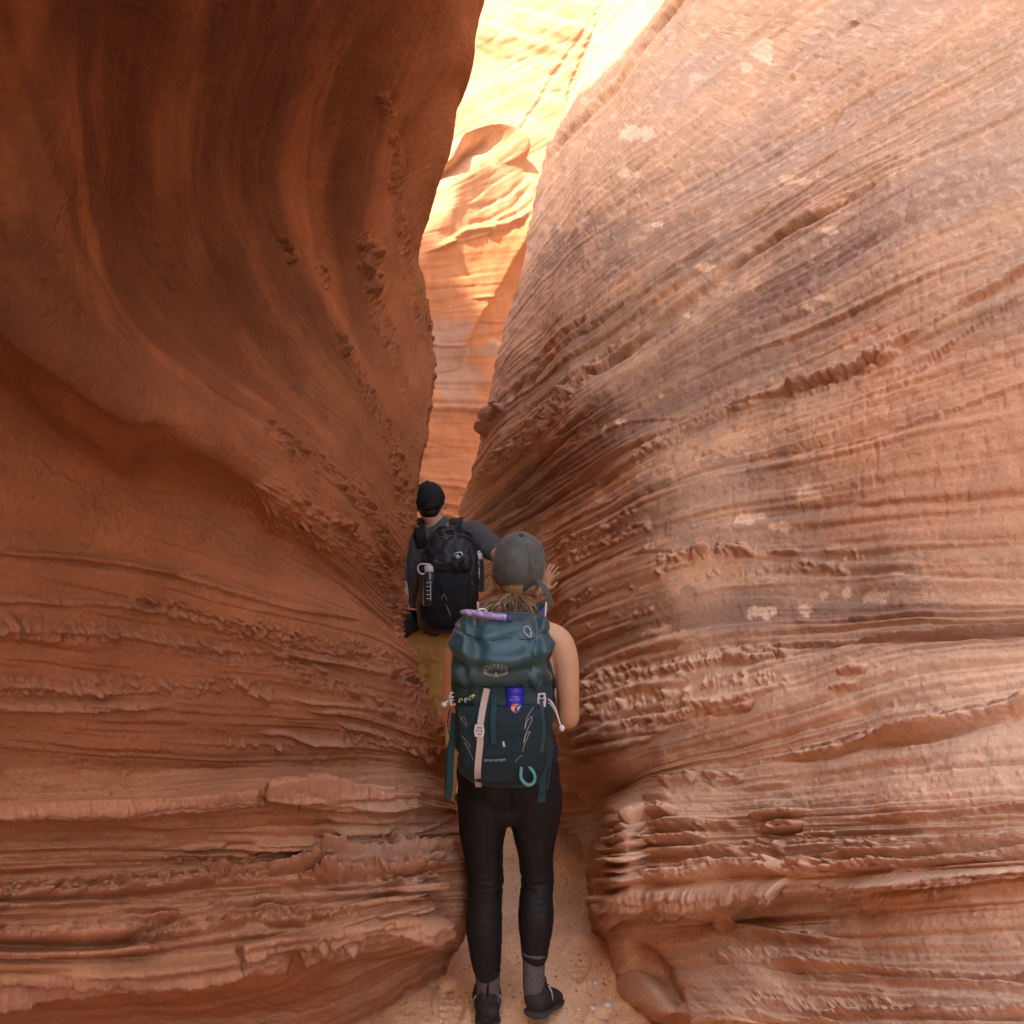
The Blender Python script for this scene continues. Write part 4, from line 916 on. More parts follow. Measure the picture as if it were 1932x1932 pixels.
# ------------------------------------------------------------------ materials for people and gear
SKIN = mat('skin', (.54, .29, .175), .55, spec=.35, noise_s=9, noise_a=.07, bump=.0006, bump_s=260)
SKIN.node_tree.nodes['Principled BSDF'].inputs['Subsurface Weight'].default_value = .12
SKIN.node_tree.nodes['Principled BSDF'].inputs['Subsurface Radius'].default_value = (.02, .008, .004)
SKINM = mat('skin_tan', (.55, .29, .175), .55, spec=.35, noise_s=9, noise_a=.08, bump=.0006, bump_s=260)
EYE = mat('eye', (.75, .72, .68), .2, spec=.5)
HAIRB = mat('hair_blond', (.20, .115, .055), .45, spec=.4, noise_s=90, noise_a=.3)
HAIRS = [HAIRB, mat('hair_golden', (.42, .255, .12), .4, spec=.5), mat('hair_honey', (.56, .37, .19), .4, spec=.5), mat('hair_brown', (.085, .045, .022), .45, spec=.4)]
HAIRD = mat('hair_dark', (.016, .010, .007), .5, spec=.35, noise_s=200, noise_a=.3)
LEGG = mat('leggings_black', (.0075, .0068, .0075), .62, spec=.25, noise_s=30, noise_a=.2, bump=.0005, bump_s=500)
TANK = mat('top_dark', (.022, .016, .028), .8, spec=.2, bump=.0008, bump_s=180)
SOCK = mat('wool_sock', (.105, .090, .088), .95, spec=.1, noise_s=120, noise_a=.25, bump=.002, bump_s=380)
SHOE = mat('shoe_upper', (.030, .025, .024), .85, spec=.2, noise_s=40, noise_a=.4, bump=.0015, bump_s=250)
SOLE = mat('shoe_sole', (.050, .043, .040), .9, spec=.15, noise_s=60, noise_a=.3, bump=.001, bump_s=200)
CAPG = mat('cap_washed', (.082, .088, .078), .9, spec=.12, noise_s=28, noise_a=.22, bump=.0008, bump_s=420, sheen=.15)
CAPD = mat('cap_trim', (.035, .037, .035), .9, spec=.1)
TEAL = mat('teal_nylon', (.011, .055, .064), .42, spec=.5, noise_s=40, noise_a=.12, bump=.0003, bump_s=900, sheen=.1)
TEALD = mat('teal_dark', (.010, .034, .040), .6, spec=.35, noise_s=50, noise_a=.18, bump=.0005, bump_s=700)
TEALM = mat('teal_mesh', (.008, .022, .028), .75, spec=.25, noise_s=500, noise_a=.3, bump=.0006, bump_s=900)
TEALW = mat('teal_webbing', (.012, .046, .054), .8, spec=.2, bump=.0006, bump_s=700)
TEALL = mat('teal_light_webbing', (.075, .24, .25), .8, spec=.2, bump=.0006, bump_s=700)
BEIGE = mat('beige_webbing', (.42, .35, .30), .85, spec=.15, bump=.0006, bump_s=600)
WHITE = mat('white_plastic', (.52, .50, .50), .45, spec=.4)
GREYP = mat('grey_print', (.40, .40, .38), .7, spec=.2)
PURP = mat('purple_foam', (.050, .040, .125), .65, spec=.3, noise_s=30, noise_a=.3)
PURPL = mat('purple_print', (.24, .19, .36), .4, spec=.5, noise_s=75, noise_a=.75, bump=.0008, bump_s=200)
BLUE = mat('blue_plastic', (.018, .020, .36), .3, spec=.5)
ORNG = mat('orange_label', (.80, .30, .03), .4, spec=.4)
AQUA = mat('aqua_label', (.20, .55, .55), .4, spec=.4)
LIME = mat('lime_cord', (.20, .32, .05), .6)
YELO = mat('yellow_wrap', (.75, .50, .06), .5)
BLACK = mat('black_elastic', (.010, .010, .011), .75, spec=.2)
# ------------------------------------------------------------------ the woman
wo = empty('person', (0, 2.7, 0), 'woman seen from behind in grey-green cap, bare shoulders, black leggings and grey socks', 'person')
arm_r = [(.105,2.70,1.350,.046), (.158,2.695,1.318,.052), (.184,2.69,1.26,.047), (.192,2.69,1.18,.042), (.196,2.70,1.11,.039), (.196,2.73,1.045,.041), (.185,2.79,1.05,.038), (.160,2.87,1.09,.032), (.135,2.93,1.13,.026)]
arm_l = [(-.105,2.70,1.350,.046), (-.162,2.695,1.318,.052), (-.190,2.69,1.26,.047), (-.200,2.69,1.18,.042), (-.206,2.70,1.11,.039), (-.204,2.73,1.045,.041), (-.19,2.79,1.05,.038), (-.160,2.87,1.09,.032), (-.135,2.93,1.13,.026)]
torso = ([(-.016,2.70,.83,.150,.100), (-.014,2.70,.88,.166,.110), (-.008,2.70,.94,.150,.100), (0,2.70,1.03,.128,.088), (0,2.705,1.14,.140,.095), (0,2.71,1.24,.152,.100), (0,2.705,1.32,.150,.085), (.002,2.70,1.375,.110,.065), (.008,2.70,1.415,.060,.055)], (1, 0, 0))
neck = [(.008,2.70,1.38,.056), (.014,2.70,1.44,.050), (.020,2.71,1.50,.052)]
HC = (.022, 2.70, 1.572)
lleg = [(-.092,2.70,.86,.092), (-.096,2.70,.76,.096), (-.103,2.70,.65,.080), (-.100,2.705,.58,.069), (-.093,2.71,.48,.060), (-.095,2.70,.40,.060), (-.097,2.69,.33,.0635), (-.092,2.685,.25,.056), (-.085,2.685,.17,.043), (-.083,2.69,.08,.037)]
rleg = [(.070,2.70,.86,.092), (.078,2.70,.76,.098), (.080,2.705,.65,.078), (.083,2.71,.58,.064), (.088,2.715,.48,.054), (.084,2.70,.42,.058), (.083,2.68,.36,.0620), (.080,2.67,.29,.052), (.077,2.665,.22,.039), (.074,2.66,.14,.034)]
hands = hand_chains((.135,2.93,1.13), (-.25,.35,.9), (-.9,0,-.2), .12, .92, .75, 1)+hand_chains((-.135,2.93,1.13), (.25,.35,.9), (.9,0,-.2), .12, .92, .75, -1)
fused('body', [arm_r, arm_l, torso, neck]+head_chains(HC, .97)+[
    [(-.095,2.70,.84,.075)]+[(p[0],p[1],p[2],p[3]-.010) for p in lleg[1:]], [(.075,2.70,.84,.075)]+[(p[0],p[1],p[2],p[3]-.010) for p in rleg[1:]],
    [(-.083,2.66,.05,.030), (-.088,2.75,.035,.030), (-.092,2.85,.025,.022)], [(.076,2.64,.10,.028), (.108,2.70,.075,.028), (.140,2.77,.05,.02)]]+hands,
    SKIN, wo, .0055, 4,
    disp=lambda co, no: .006*np.exp(-((np.abs(co[:, 0]-.0)-.085)/.03)**2-((co[:, 2]-1.27)/.07)**2)*(co[:, 1] < 2.68)-.006*np.exp(-(co[:, 0]/.018)**2)*np.exp(-((co[:, 2]-1.2)/.14)**2)*(co[:, 1] < 2.68))
face_parts(HC, .97, wo, SKIN, EYE)
def wr_legs(co, no):
    k = np.exp(-((co[:, 2]-.48)/.05)**2)+.5*np.exp(-((co[:, 2]-.2)/.04)**2)
    return (.0055*(1-np.abs(n3(co*np.array([1, 1, 3.2]), 13, 5))*3)*(.15+1.0*k)+.002*n3(co, 30, 8))+.010*np.exp(-((np.abs(co[:, 0]+.012)-.075)/.05)**2-((co[:, 2]-.83)/.06)**2)*(no[:, 1] < 0)-.008*np.exp(-((co[:, 0]+.012)/.015)**2)*(co[:, 2] > .75)*(no[:, 1] < 0)
fused('leggings', [([(-.014,2.70,.755,.130,.085), (-.014,2.70,.80,.168,.112), (-.014,2.70,.84,.178,.122), (-.012,2.70,.89,.178,.122), (-.008,2.70,.95,.150,.104), (0,2.70,1.0,.136,.096)], (1,0,0)),
    lleg[:8]+[(-.086,2.685,.176,.0445)], rleg[:8]+[(.078,2.667,.245,.0455)]], LEGG, wo, .006, 4, wr_legs)
fused('tank_top', [([(-.006,2.70,.93,.172,.118), (-.004,2.70,.98,.158,.108), (0,2.70,1.05,.137,.098), (0,2.705,1.14,.149,.105), (0,2.712,1.19,.156,.108)], (1,0,0)),
    [(-.075,2.63,1.20,.014), (-.07,2.625,1.30,.012), (-.07,2.66,1.37,.012), (-.07,2.71,1.39,.012), (-.07,2.78,1.34,.012), (-.07,2.815,1.2,.014)],
    [(.075,2.63,1.20,.014), (.07,2.625,1.30,.012), (.07,2.66,1.37,.012), (.07,2.71,1.39,.012), (.07,2.78,1.34,.012), (.07,2.815,1.2,.014)]], TANK, wo, .006, 3,
    lambda co, no: .006*n3(co*np.array([1, 1, 2.5]), 16, 15))
# socks and shoes, the right heel lifted in mid-stride
for ch in ([(-.0855,2.686,.195,.047), (-.084,2.688,.15,.0425), (-.083,2.69,.10,.040), (-.083,2.68,.06,.040)], [(.0775,2.667,.262,.0475), (.0775,2.667,.248,.0465), (.076,2.664,.235,.0405), (.075,2.662,.20,.038), (.075,2.66,.15,.038), (.078,2.662,.11,.038)]):
    fused('sock', [ch], SOCK, wo, .005, 1, lambda co, no: .0016*np.sin(np.arctan2(co[:, 1]-2.67, co[:, 0])*46)*0+.003*n3(co*np.array([1, 1, 3.]), 30, 25))
def shoe(heel, toe, up):
    h, t, u = Vector(heel), Vector(toe), Vector(up).normalized(); f = (t-h); Lf = f.length; f.normalize(); u = (u-f*u.dot(f)).normalized(); a = f.cross(u)
    P_ = lambda s, z, x=0: tuple(h+f*Lf*s+u*z+a*x)
    e = [( [P_(.02,.055)+(.040,.042), P_(.12,.060)+(.044,.048), P_(.30,.050)+(.044,.046), P_(.50,.038)+(.046,.036), P_(.75,.030)+(.050,.028), P_(.95,.024)+(.040,.020)], tuple(a)),
         ([P_(.05,.09)+(.034,.034), P_(.10,.105)+(.033,.035)], tuple(a)), [P_(-.02,.095)+(.010,), P_(-.02,.118)+(.007,), P_(.02,.125)+(.006,)]]
    up_ = fused('shoe', e, SHOE, wo, .0045, 2, lambda co, no: .0015*n3(co, 60, 31))
    V_, F_ = [], []
    s_ = [P_(-.03,.012)+(.036,.014), P_(.08,.012)+(.046,.015), P_(.35,.010)+(.043,.013), P_(.7,.010)+(.055,.013), P_(.95,.010)+(.046,.012), P_(1.04,.014)+(.022,.008)]
    so = fused('sole', [(s_, tuple(a))], SOLE, wo, .004, 1, lambda co, no: .0012*n3(co, 90, 33))
    so.parent = up_; so.matrix_parent_inverse = Matrix.Translation(-Vector(wo.location)); 
    so.matrix_parent_inverse = (up_.matrix_parent_inverse.inverted() @ Matrix.Identity(4)) @ Matrix.Translation(-Vector(wo.location)); so.matrix_parent_inverse = Matrix.Identity(4)
    tube('heel_loop', [P_(-.03,.10), P_(-.06,.13), P_(-.035,.155), P_(-.005,.13)], .0035, BLACK, up_, 6)
    for x in (-1, 1):
        V_, F_ = [], []
        ribbon_vf(V_, F_, [P_(.10,.098,x*.040), P_(.17,.075,x*.0475), P_(.24,.05,x*.047)], .006, .002, nrm=tuple(a*x))
        mesh_obj('shoe_stripe', V_, F_, GREYP, up_)
    return up_
S1 = shoe((-.083,2.655,-.001), (-.094,2.885,-.001), (0,0,1)); S2 = shoe((.076,2.628,.052), (.150,2.800,.000), (0,.15,1))
# cap: crown tilted back a little so its button shows
T = Matrix.Rotation(math.radians(-17), 3, 'X') @ Matrix.Rotation(math.radians(-5), 3, 'Y')
T = Matrix.Rotation(math.radians(29), 3, 'X') @ Matrix.Rotation(math.radians(4), 3, 'Y') @ Matrix.Rotation(math.radians(-6), 3, 'Z')
CC = (HC[0]+.002, HC[1]-.002, HC[2]+.016)
def wcut(ph):
    b = math.cos(ph+math.pi/2)                                    # +1 at the back
    d = (ph+math.pi/2+math.pi) % (2*math.pi)-math.pi
    lo = -.42+.10*abs(math.sin(ph))*0
    if b > 0: lo = -.42-.02*b
    else: lo = -.42-.25*b
    if abs(d) < .34: lo = lo+.36*math.sqrt(1-(d/.34)**2)
    return lo
cap = shell('cap', CC, (.0925, .108, .117), CAPG, wo, T, wcut)
bill('bill', CC, (.0925, .108, .117), T, CAPG, cap, z=-.030)
def cp(ph, el, k=1.01): return Vector(CC)+T @ Vector((.0925*k*math.cos(el)*math.cos(ph), .108*k*math.cos(el)*math.sin(ph), .117*k*math.sin(el)))
lathe('cap_button', [(.0095,-.002), (.0095,.001), (.007,.0035), (.002,.0045)], CAPD, cap, cp(0, math.pi/2, 1.0), T.to_quaternion())
for d in (-.55, .55):
    q = cp(-math.pi/2+d, .42, 1.018); V_, F_ = [], []
    nrm = (q-Vector(CC)).normalized(); u_ = nrm.cross(Vector((0, 0, 1))).normalized(); v_ = nrm.cross(u_)
    ring_chain(V_, F_, [tuple(q+u_*.0042*math.cos(a)+v_*.0042*math.sin(a))+(.0014,) for a in np.linspace(0, 2*math.pi, 13)], 6)
    mesh_obj('eyelet', V_, F_, CAPG, cap)
for kk in range(6):      # stitched seam tapes
    ph = kk*math.pi/3
    if abs(((ph+math.pi/2+math.pi) % (2*math.pi))-math.pi) < .1: pass
    for dd in (-.035, .035):
        V_, F_ = [], []
        els = np.linspace(1.45, -.1 if abs(math.cos(ph)) > .3 else .05, 12)
        ring_chain(V_, F_, [tuple(cp(ph+dd/max(math.cos(e), .12)*.35+math.pi/6*0, e, 1.000))+(.0007,) for e in els], 4)
        mesh_obj('seam', V_, F_, CAPG, cap)
# back strap of the cap and its long loose tail
V_, F_ = [], []
ribbon_vf(V_, F_, [cp(-math.pi/2+d, -.36-.0*abs(d), 1.01) for d in np.linspace(-.5, .5, 7)], .020, .002, nrm=lambda f: tuple((cp(-math.pi/2-.5+f, -.4)-Vector(CC)).normalized()))
st = mesh_obj('cap_strap', V_, F_, CAPG, cap)
tail = [cp(-math.pi/2+.20, -.43, 1.05), Vector(W(1010, 1097, 2.555)), Vector(W(1023, 1106, 2.54)), Vector(W(1034, 1122, 2.53)), Vector(W(1042, 1142, 2.53))]
ribbon('strap_tail', tail, .0165, .002, TEALW if False else CAPG, cap, nrm=(-.25, -1, .12))
# hair: dark blond, tied below the cap, loose ponytail blown to the left
rnd = random.Random(5)
tie = Vector(cp(-math.pi/2, -.52, 1.10))
scalp = fused('hair', [], HAIRB, wo, .005, 2, lambda co, no: .002*n3(co, 60, 3), blobs=[((HC[0], HC[1]-.010, HC[2]-.022), (.078, .090, .060)), ((HC[0], HC[1]-.035, HC[2]-.060), (.062, .055, .045))])
paths = []
for i in range(1150):
    s0 = tie+Vector((rnd.gauss(0, .006), rnd.gauss(0, .006), rnd.gauss(0, .006)))
    ex = rnd.gauss(-.018, .052); ex = max(-.105, min(.070, ex)); dn = rnd.uniform(.045, .135); n = 11; p = []
    cr = rnd.uniform(.006, .022); ct = rnd.choice((-1, 1))*rnd.uniform(2.0, 6.5); p1 = rnd.uniform(0, 6.3); lump = rnd.uniform(.0, .055)
    for k in range(n):
        t = k/(n-1); o = math.sin(min(t*1.5, 1)*math.pi/2)
        p.append(s0+Vector((ex*o+cr*t*math.sin(p1+ct*t), -lump*math.sin(t*2.7)-.010*t+cr*t*math.cos(p1+ct*t), -dn*(.25*t+.75*t*t)-.012*t+cr*t*.8*math.sin(p1*1.7+ct*1.2*t))))
    paths.append(p)
for i in range(330):     # strands drawn back from the nape and temples to the tie
    sd_ = rnd.choice((-1, 1)); a0 = rnd.uniform(.15, 1.75); e0 = -.46-.20*rnd.random(); p = []; q0 = cp(-math.pi/2+sd_*a0, e0, .985+.03*rnd.random())
    for k in range(7):
        t = k/6; ph = -math.pi/2+sd_*a0*(1-t); e = e0*(1-t)+(-.60)*t; p.append(cp(ph, e, 1.0+.03*math.sin(t*3.1)+.015*rnd.random()).lerp(tie, t**3)+Vector((0, 0, -.010*math.sin(t*3.1))))
    paths.append(p)
for i in range(46):      # flyaway wisps
    sd_ = rnd.choice((-1, 1, 1)); s0 = cp(-math.pi/2+sd_*rnd.uniform(.9, 1.6), rnd.uniform(-.6, -.35), 1.0); d = Vector((sd_*rnd.uniform(.004, .02), -rnd.uniform(.0, .02), -rnd.uniform(.0, .03)))
    paths.append([s0+d*t*2+Vector((rnd.gauss(0, .002)+sd_*.006*math.sin(t*3), 0, rnd.gauss(0, .002)+.006*math.sin(t*5))) for t in np.linspace(0, 1, 6)])
pt = strands('ponytail', None, paths, .0010, HAIRS+[HAIRB, HAIRS[3]], scalp, 4)
thick = []
for i in range(26):
    s0 = tie+Vector((rnd.gauss(0, .005), rnd.gauss(0, .004), 0)); ex = rnd.gauss(-.015, .038); dn = rnd.uniform(.05, .115); p1 = rnd.uniform(0, 6)
    thick.append([s0+Vector((ex*math.sin(min(t*1.25, 1)*1.57)+.010*math.sin(p1+t*5)*t, -.04*math.sin(t*2.6)+.008*math.cos(p1+t*4)*t, -dn*t**1.2)) for t in np.linspace(0, 1, 8)])
strands('hair_lock', None, thick, .0060, [HAIRS[3], HAIRB], scalp, 7)
lathe('hair_tie', [(.010,-.010), (.017,-.008), (.019,0), (.017,.008), (.010,.010)], BLACK, scalp, tie+Vector((0, .004, .004)), Matrix.Rotation(math.radians(62), 3, 'X').to_quaternion())
# ------------------------------------------------------------------ her backpack
bp = empty('backpack', (-.03, 2.5, .9), 'large teal hiking backpack with beige centre strap, worn by the woman in black leggings', 'backpack')
def fold(P, seed, amp, sx=9, sz=9):
    n = fbm(P[..., 0]*sx+P[..., 1]*4, P[..., 2]*sz+P[..., 1]*5, seed, 3)
    return amp*(1-np.abs(n)*2.2)*.6+amp*.5*fbm(P[..., 0]*sx*2.3, P[..., 2]*sz*2.3+P[..., 1]*7, seed+3, 3)
main = loft('pack_body', [(.895,-.020,2.515,.105,.055), (.915,-.022,2.505,.128,.078), (.96,-.024,2.495,.145,.092), (1.05,-.026,2.49,.152,.098), (1.15,-.028,2.49,.156,.096), (1.25,-.030,2.495,.158,.090), (1.36,-.028,2.50,.150,.080)], TEALD, bp,
    lambda P: fold(P, 501, .006, 7, 11)+.004*np.sin((P[..., 0]+P[..., 2]*.7)*70+fbm(P[..., 0]*8, P[..., 2]*8, 5, 2)*5)*sstep(.06, .12, np.abs(P[..., 0]+.025)), power=2.8)
def lid_d(P):
    x = (P[..., 0]+.035)/.155; z = (P[..., 2]-1.21)/.23
    v = z-(.50+.16*np.abs(x-.05)**1.4-.05)                       # sagging fold across the lid
    f = .016*np.exp(-(v/.10)**2)-.012*np.exp(-((v+.17)/.10)**2)
    f += .010*np.exp(-((x+.62+.25*(z-.5))/.10)**2)*sstep(.2, .6, z)-.010*np.exp(-((x+.40+.35*(z-.5))/.12)**2)*sstep(.35, .6, z)
    f += .010*np.exp(-((x-.70-.15*z)/.09)**2)-.009*np.exp(-((x-.55-.25*z)/.08)**2)*sstep(.2, .5, z)
    f += .006*np.sin((x*1.3+z)*13+3*fbm(x*1.5, z*2, 9, 2))*sstep(.35, .8, np.abs(x))
    f += -.005*np.exp(-((z-.80-.05*np.sin(x*4))/.025)**2)        # zip line
    return (f*1.1+fold(P, 511, .006, 9, 9))*sstep(2.56, 2.46, P[..., 1])
lid = loft('lid', [(1.226,-.034,2.500,.140,.070), (1.240,-.035,2.480,.152,.100), (1.28,-.036,2.468,.156,.118), (1.33,-.037,2.470,.155,.118), (1.385,-.034,2.485,.151,.105), (1.418,-.032,2.51,.142,.080), (1.432,-.030,2.53,.125,.055)], TEAL, bp, lid_d, 160, 130, power=3.0)
pocket = loft('front_pocket', [(.925,-.024,2.43,.085,.022), (.94,-.024,2.418,.110,.030), (.99,-.026,2.408,.128,.036), (1.06,-.028,2.404,.135,.040), (1.13,-.030,2.406,.138,.038), (1.165,-.031,2.410,.140,.034)], TEALM, bp,
    lambda P: fold(P, 521, .004, 8, 12), power=2.6)
bvh = bvh_of(main, lid, pocket)
Lm, Lp, Ll = bvh_of(main, pocket), bvh_of(pocket, main), bvh_of(lid)
def rib(name, pxs, wd, mt, tgt, parent=bp, lift=.003, th=.0022):
    return ribbon(name, [on(tgt, x, y, lift, 2.45) for x, y in pxs], wd, th, mt, parent)
# pocket rim, V-shaped with a dip on the right where the bottle shows
rib('pocket_hem', [(853,1322),(868,1326),(890,1318),(908,1308),(920,1300)], .006, TEALD, Lp)
rib('pocket_hem', [(940,1303),(952,1317),(972,1331),(1000,1333),(1020,1328),(1032,1320)], .006, TEALW, Lp)
rib('beige_strap', [(919,1299),(913,1326),(908,1355),(905,1378),(906,1400),(903,1430),(901,1460),(903,1484)], .0200, BEIGE, bvh, lift=.011)
rib('centre_strap', [(932,1299),(932,1330),(930,1360),(931,1390),(931,1404)], .0165, TEALW, bvh, lift=.009)
V_, F_ = [], []; q = on(bvh, 904, 1380, .012)
def frame_box(V_, F_, c, w_, h_, t_, hole=.45, tilt=0):
    M = Matrix.Translation(c) @ Matrix.Rotation(tilt, 4, 'Y'); b = len(V_)
    for z in (-t_/2, t_/2):
        for (sx, sz) in ((-1,-1),(1,-1),(1,1),(-1,1)):
            for k in (1, hole): V_.append(M @ Vector((sx*w_/2*k, z, sz*h_/2*k)))
    for i in range(4):
        j = (i+1) % 4; o1, i1, o2, i2 = b+i*2, b+i*2+1, b+j*2, b+j*2+1
        F_.extend([(o1, o2, i2, i1), (o1+8, i1+8, i2+8, o2+8), (o1, o1+8, o2+8, o2), (i1, i2, i2+8, i1+8)])
def buckle(c, w_, h_, mt, parent, tilt=0, prongs=True):
    V_, F_ = [], []; c = Vector(c)
    frame_box(V_, F_, c+Vector((0, 0, h_*.28)), w_, h_*.42, .006, .55, tilt); frame_box(V_, F_, c-Vector((0, 0, h_*.28)), w_*.92, h_*.42, .007, .5, tilt)
    for sx in (-1, 1):
        ring_chain(V_, F_, [tuple(c+Vector((sx*w_*.42, 0, -h_*.45)))+(.0026,), tuple(c+Vector((sx*w_*.50, 0, 0)))+(.003,), tuple(c+Vector((sx*w_*.40, 0, h_*.45)))+(.0026,)], 6)
    o = mesh_obj('buckle', V_, F_, mt, parent, smooth=False)
    bv = o.modifiers.new('bevel', 'BEVEL'); bv.width = .0012; bv.segments = 2
    return o
buckle(on(bvh, 904, 1379, .018), .027, .036, WHITE, bp, .15)
buckle(on(bvh, 855, 1318, .008, 2.5), .020, .042, WHITE, bp, .0)
buckle(on(bvh, 1022, 1321, .010, 2.46), .023, .044, WHITE, bp, -.12)
V_, F_ = [], []; frame_box(V_, F_, Vector(W(1037, 1360, 2.47)), .018, .022, .004, .6, .1); mesh_obj('strap_slider', V_, F_, WHITE, bp, smooth=False)
# side compression straps hanging free
ribbon('side_strap', [W(857,1345,2.47), W(854,1390,2.455), W(850,1440,2.45), W(849,1480,2.46), W(846,1506,2.47)], .021, .0025, TEALW, bp)
ribbon('side_strap', [W(850,1400,2.49), W(844,1430,2.49), W(843,1470,2.50), W(843,1508,2.51)], .014, .0025, TEALD, bp, nrm=(-.5,-1,0))
ribbon('side_strap', [W(1022,1345,2.44), W(1026,1400,2.425), W(1025,1450,2.43), W(1023,1490,2.44), W(1022,1510,2.45)], .021, .0025, TEALW, bp)
ribbon('side_strap', [W(1034,1340,2.46), W(1040,1390,2.455), W(1040,1430,2.46), W(1034,1480,2.46), W(1031,1490,2.46)], .006, .0025, TEALD, bp)
V_, F_ = [], []; frame_box(V_, F_, Vector(W(1022, 1508, 2.44)), .023, .018, .005, .2, 0); mesh_obj('strap_end', V_, F_, TEALD, bp, smooth=False)
rib('side_strap', [(1020,1300),(1023,1340),(1027,1380),(1022,1420)], .010, TEALD, bvh)
tube('zip', [on(Ll, *p, .001) for p in ((862,1199),(880,1196),(905,1204),(930,1208),(955,1203),(985,1206),(1008,1203),(1024,1190))], .0016, TEALD, lid)
tube('seam', [on(Ll, *p, .0008) for p in ((1010,1206),(1006,1230),(1002,1255),(1000,1282))], .0012, TEALD, lid)
tube('seam', [on(Ll, *p, .0008) for p in ((872,1200),(872,1230),(877,1255),(885,1280))], .0012, TEALD, lid)
tube('seam', [on(Ll, *p, .0008) for p in ((858,1290),(890,1294),(935,1290),(985,1294),(1028,1288))], .0012, TEALD, lid)
# ice-axe loop
ribbon('tool_loop', [W(988,1436,2.385), W(983,1452,2.37), W(984,1470,2.365), W(997,1481,2.365), W(1008,1474,2.37), W(1008,1460,2.37), W(1000,1448,2.375), W(992,1436,2.385)], .009, .002, TEALL, bp, nrm=(.3,-1,.1))
# bungee cords and the two stow loops with white toggles
tube('bungee_cord', [on(bvh, *p, .004) for p in ((905,1303),(893,1318),(872,1330),(858,1335))], .0022, TEALD, bp)
tube('bungee_cord', [on(bvh, *p, .004) for p in ((897,1322),(893,1350),(885,1368),(872,1384),(862,1388),(852,1384))], .0020, TEALD, bp)
tube('bungee_cord', [W(849,1338,2.46), W(845,1360,2.45), W(849,1388,2.44), W(870,1384,2.41)], .0020, TEALD, bp)
tube('toggle_cord', [W(1027,1317,2.44), W(1038,1322,2.42), W(1048,1338,2.405), W(1054,1358,2.40), W(1059,1371,2.40)], .0026, WHITE, bp)
tube('toggle_cord', [W(1028,1322,2.44), W(1040,1330,2.42), W(1050,1348,2.405), W(1058,1371,2.40)], .0022, WHITE, bp)
ball('toggle', W(1060, 1374, 2.40), (.0095, .010), WHITE, bp)
tube('toggle_cord', [W(853,1316,2.46), W(846,1321,2.45), W(840,1327,2.44)], .0026, WHITE, bp); ball('toggle', W(838, 1329, 2.44), (.0095, .009), WHITE, bp)
ball('toggle', W(1029, 1316, 2.435), (.006, .011), WHITE, bp); ball('toggle', W(847, 1316, 2.46), (.005, .009), GREYP, bp)
tube('zip_pull', [on(Ll, *p, .004) for p in ((1001,1190),(998,1183),(992,1182),(989,1187),(990,1194),(996,1200),(1001,1202),(1002,1192))], .0013, WHITE, bp)
# shoulder harness: purple foam with pale edging
for q in (-1, 1):
    x = .085*q
    V_, F_ = [], []; ribbon_vf(V_, F_, [(x*.9, 2.60, 1.30), (x*.95, 2.615, 1.40), (x*1.0, 2.655, 1.432), (x*1.05, 2.71, 1.435), (x*1.1, 2.775, 1.40), (x*1.05, 2.83, 1.32), (x*1.2, 2.845, 1.2), (x*1.5, 2.80, 1.08)], .060, .014, nrm=lambda f: (0, -math.cos(f*3), math.sin(f*3)+.2))
    hs = mesh_obj('shoulder_strap', V_, F_, PURP, bp); bv = hs.modifiers.new('bevel', 'BEVEL'); bv.width = .004; bv.segments = 2
    for e in (-1, 1):
        tube('strap_piping', [(x*.95+e*.030, 2.607, 1.41), (x*1.0+e*.031, 2.652, 1.450), (x*1.05+e*.031, 2.712, 1.452), (x*1.1+e*.030, 2.78, 1.415)], .0035, WHITE, hs)
ribbon('load_lifter', [(.070,2.60,1.425), (.092,2.63,1.452), (.105,2.66,1.452)], .016, .003, TEALW, bp, nrm=(0,-.4,1))
tube('harness_edge', [W(1024,1170,2.60), W(1031,1180,2.595), W(1029,1190,2.60)], .008, WHITE, bp)
# printed marks on the lid: the arched name and the wing-like badge below it
def decal(name, verts, faces, tgt, parent, mt, lift=.0016):
    return mesh_obj(name, [on(tgt, x, y, lift, 2.36) for x, y in verts], faces, mt, parent, smooth=False)
fc = bpy.data.curves.new('logo_text', 'FONT'); fc.body = 'OSPREY'; fc.size = 1; fc.align_x = 'CENTER'; fc.space_character = 1.12; fc.offset = -.006; fc.resolution_u = 3
fo = bpy.data.objects.new('logo_text', fc); link(fo); bpy.context.view_layer.update()
tm = bpy.data.meshes.new_from_object(fo.evaluated_get(bpy.context.evaluated_depsgraph_get()))
vx = [v.co.copy() for v in tm.vertices]; tf = [tuple(p.vertices) for p in tm.polygons]; bpy.data.objects.remove(fo); bpy.data.meshes.remove(tm)
wmax = max(v.x for v in vx)
tv = []
for v in vx:
    u = v.x/wmax; tv.append((935.5+u*21.5+v.y*u*2.5, 1262.5+5.5*u*u-v.y*13.5))
decal('logo_text', tv, tf, Ll, lid, GREYP)
V2, F2 = [], []
def stroke(p, q, w1, w2=None):
    w2 = w1 if w2 is None else w2; dx, dy = q[0]-p[0], q[1]-p[1]; l_ = math.hypot(dx, dy)+1e-6; nx, ny = -dy/l_, dx/l_; b = len(V2)
    V2.extend([(p[0]+nx*w1, p[1]+ny*w1), (p[0]-nx*w1, p[1]-ny*w1), (q[0]-nx*w2, q[1]-ny*w2), (q[0]+nx*w2, q[1]+ny*w2)]); F2.append((b, b+1, b+2, b+3))
arc = lambda t: (935.5+22*math.sin(t), 1264+9.5*math.cos(t)**.9 if math.cos(t) > 0 else 1264)
prev = None
for t in np.linspace(-1.55, 1.55, 25):
    c_ = arc(t)
    if prev: stroke(prev, c_, .35)
    prev = c_
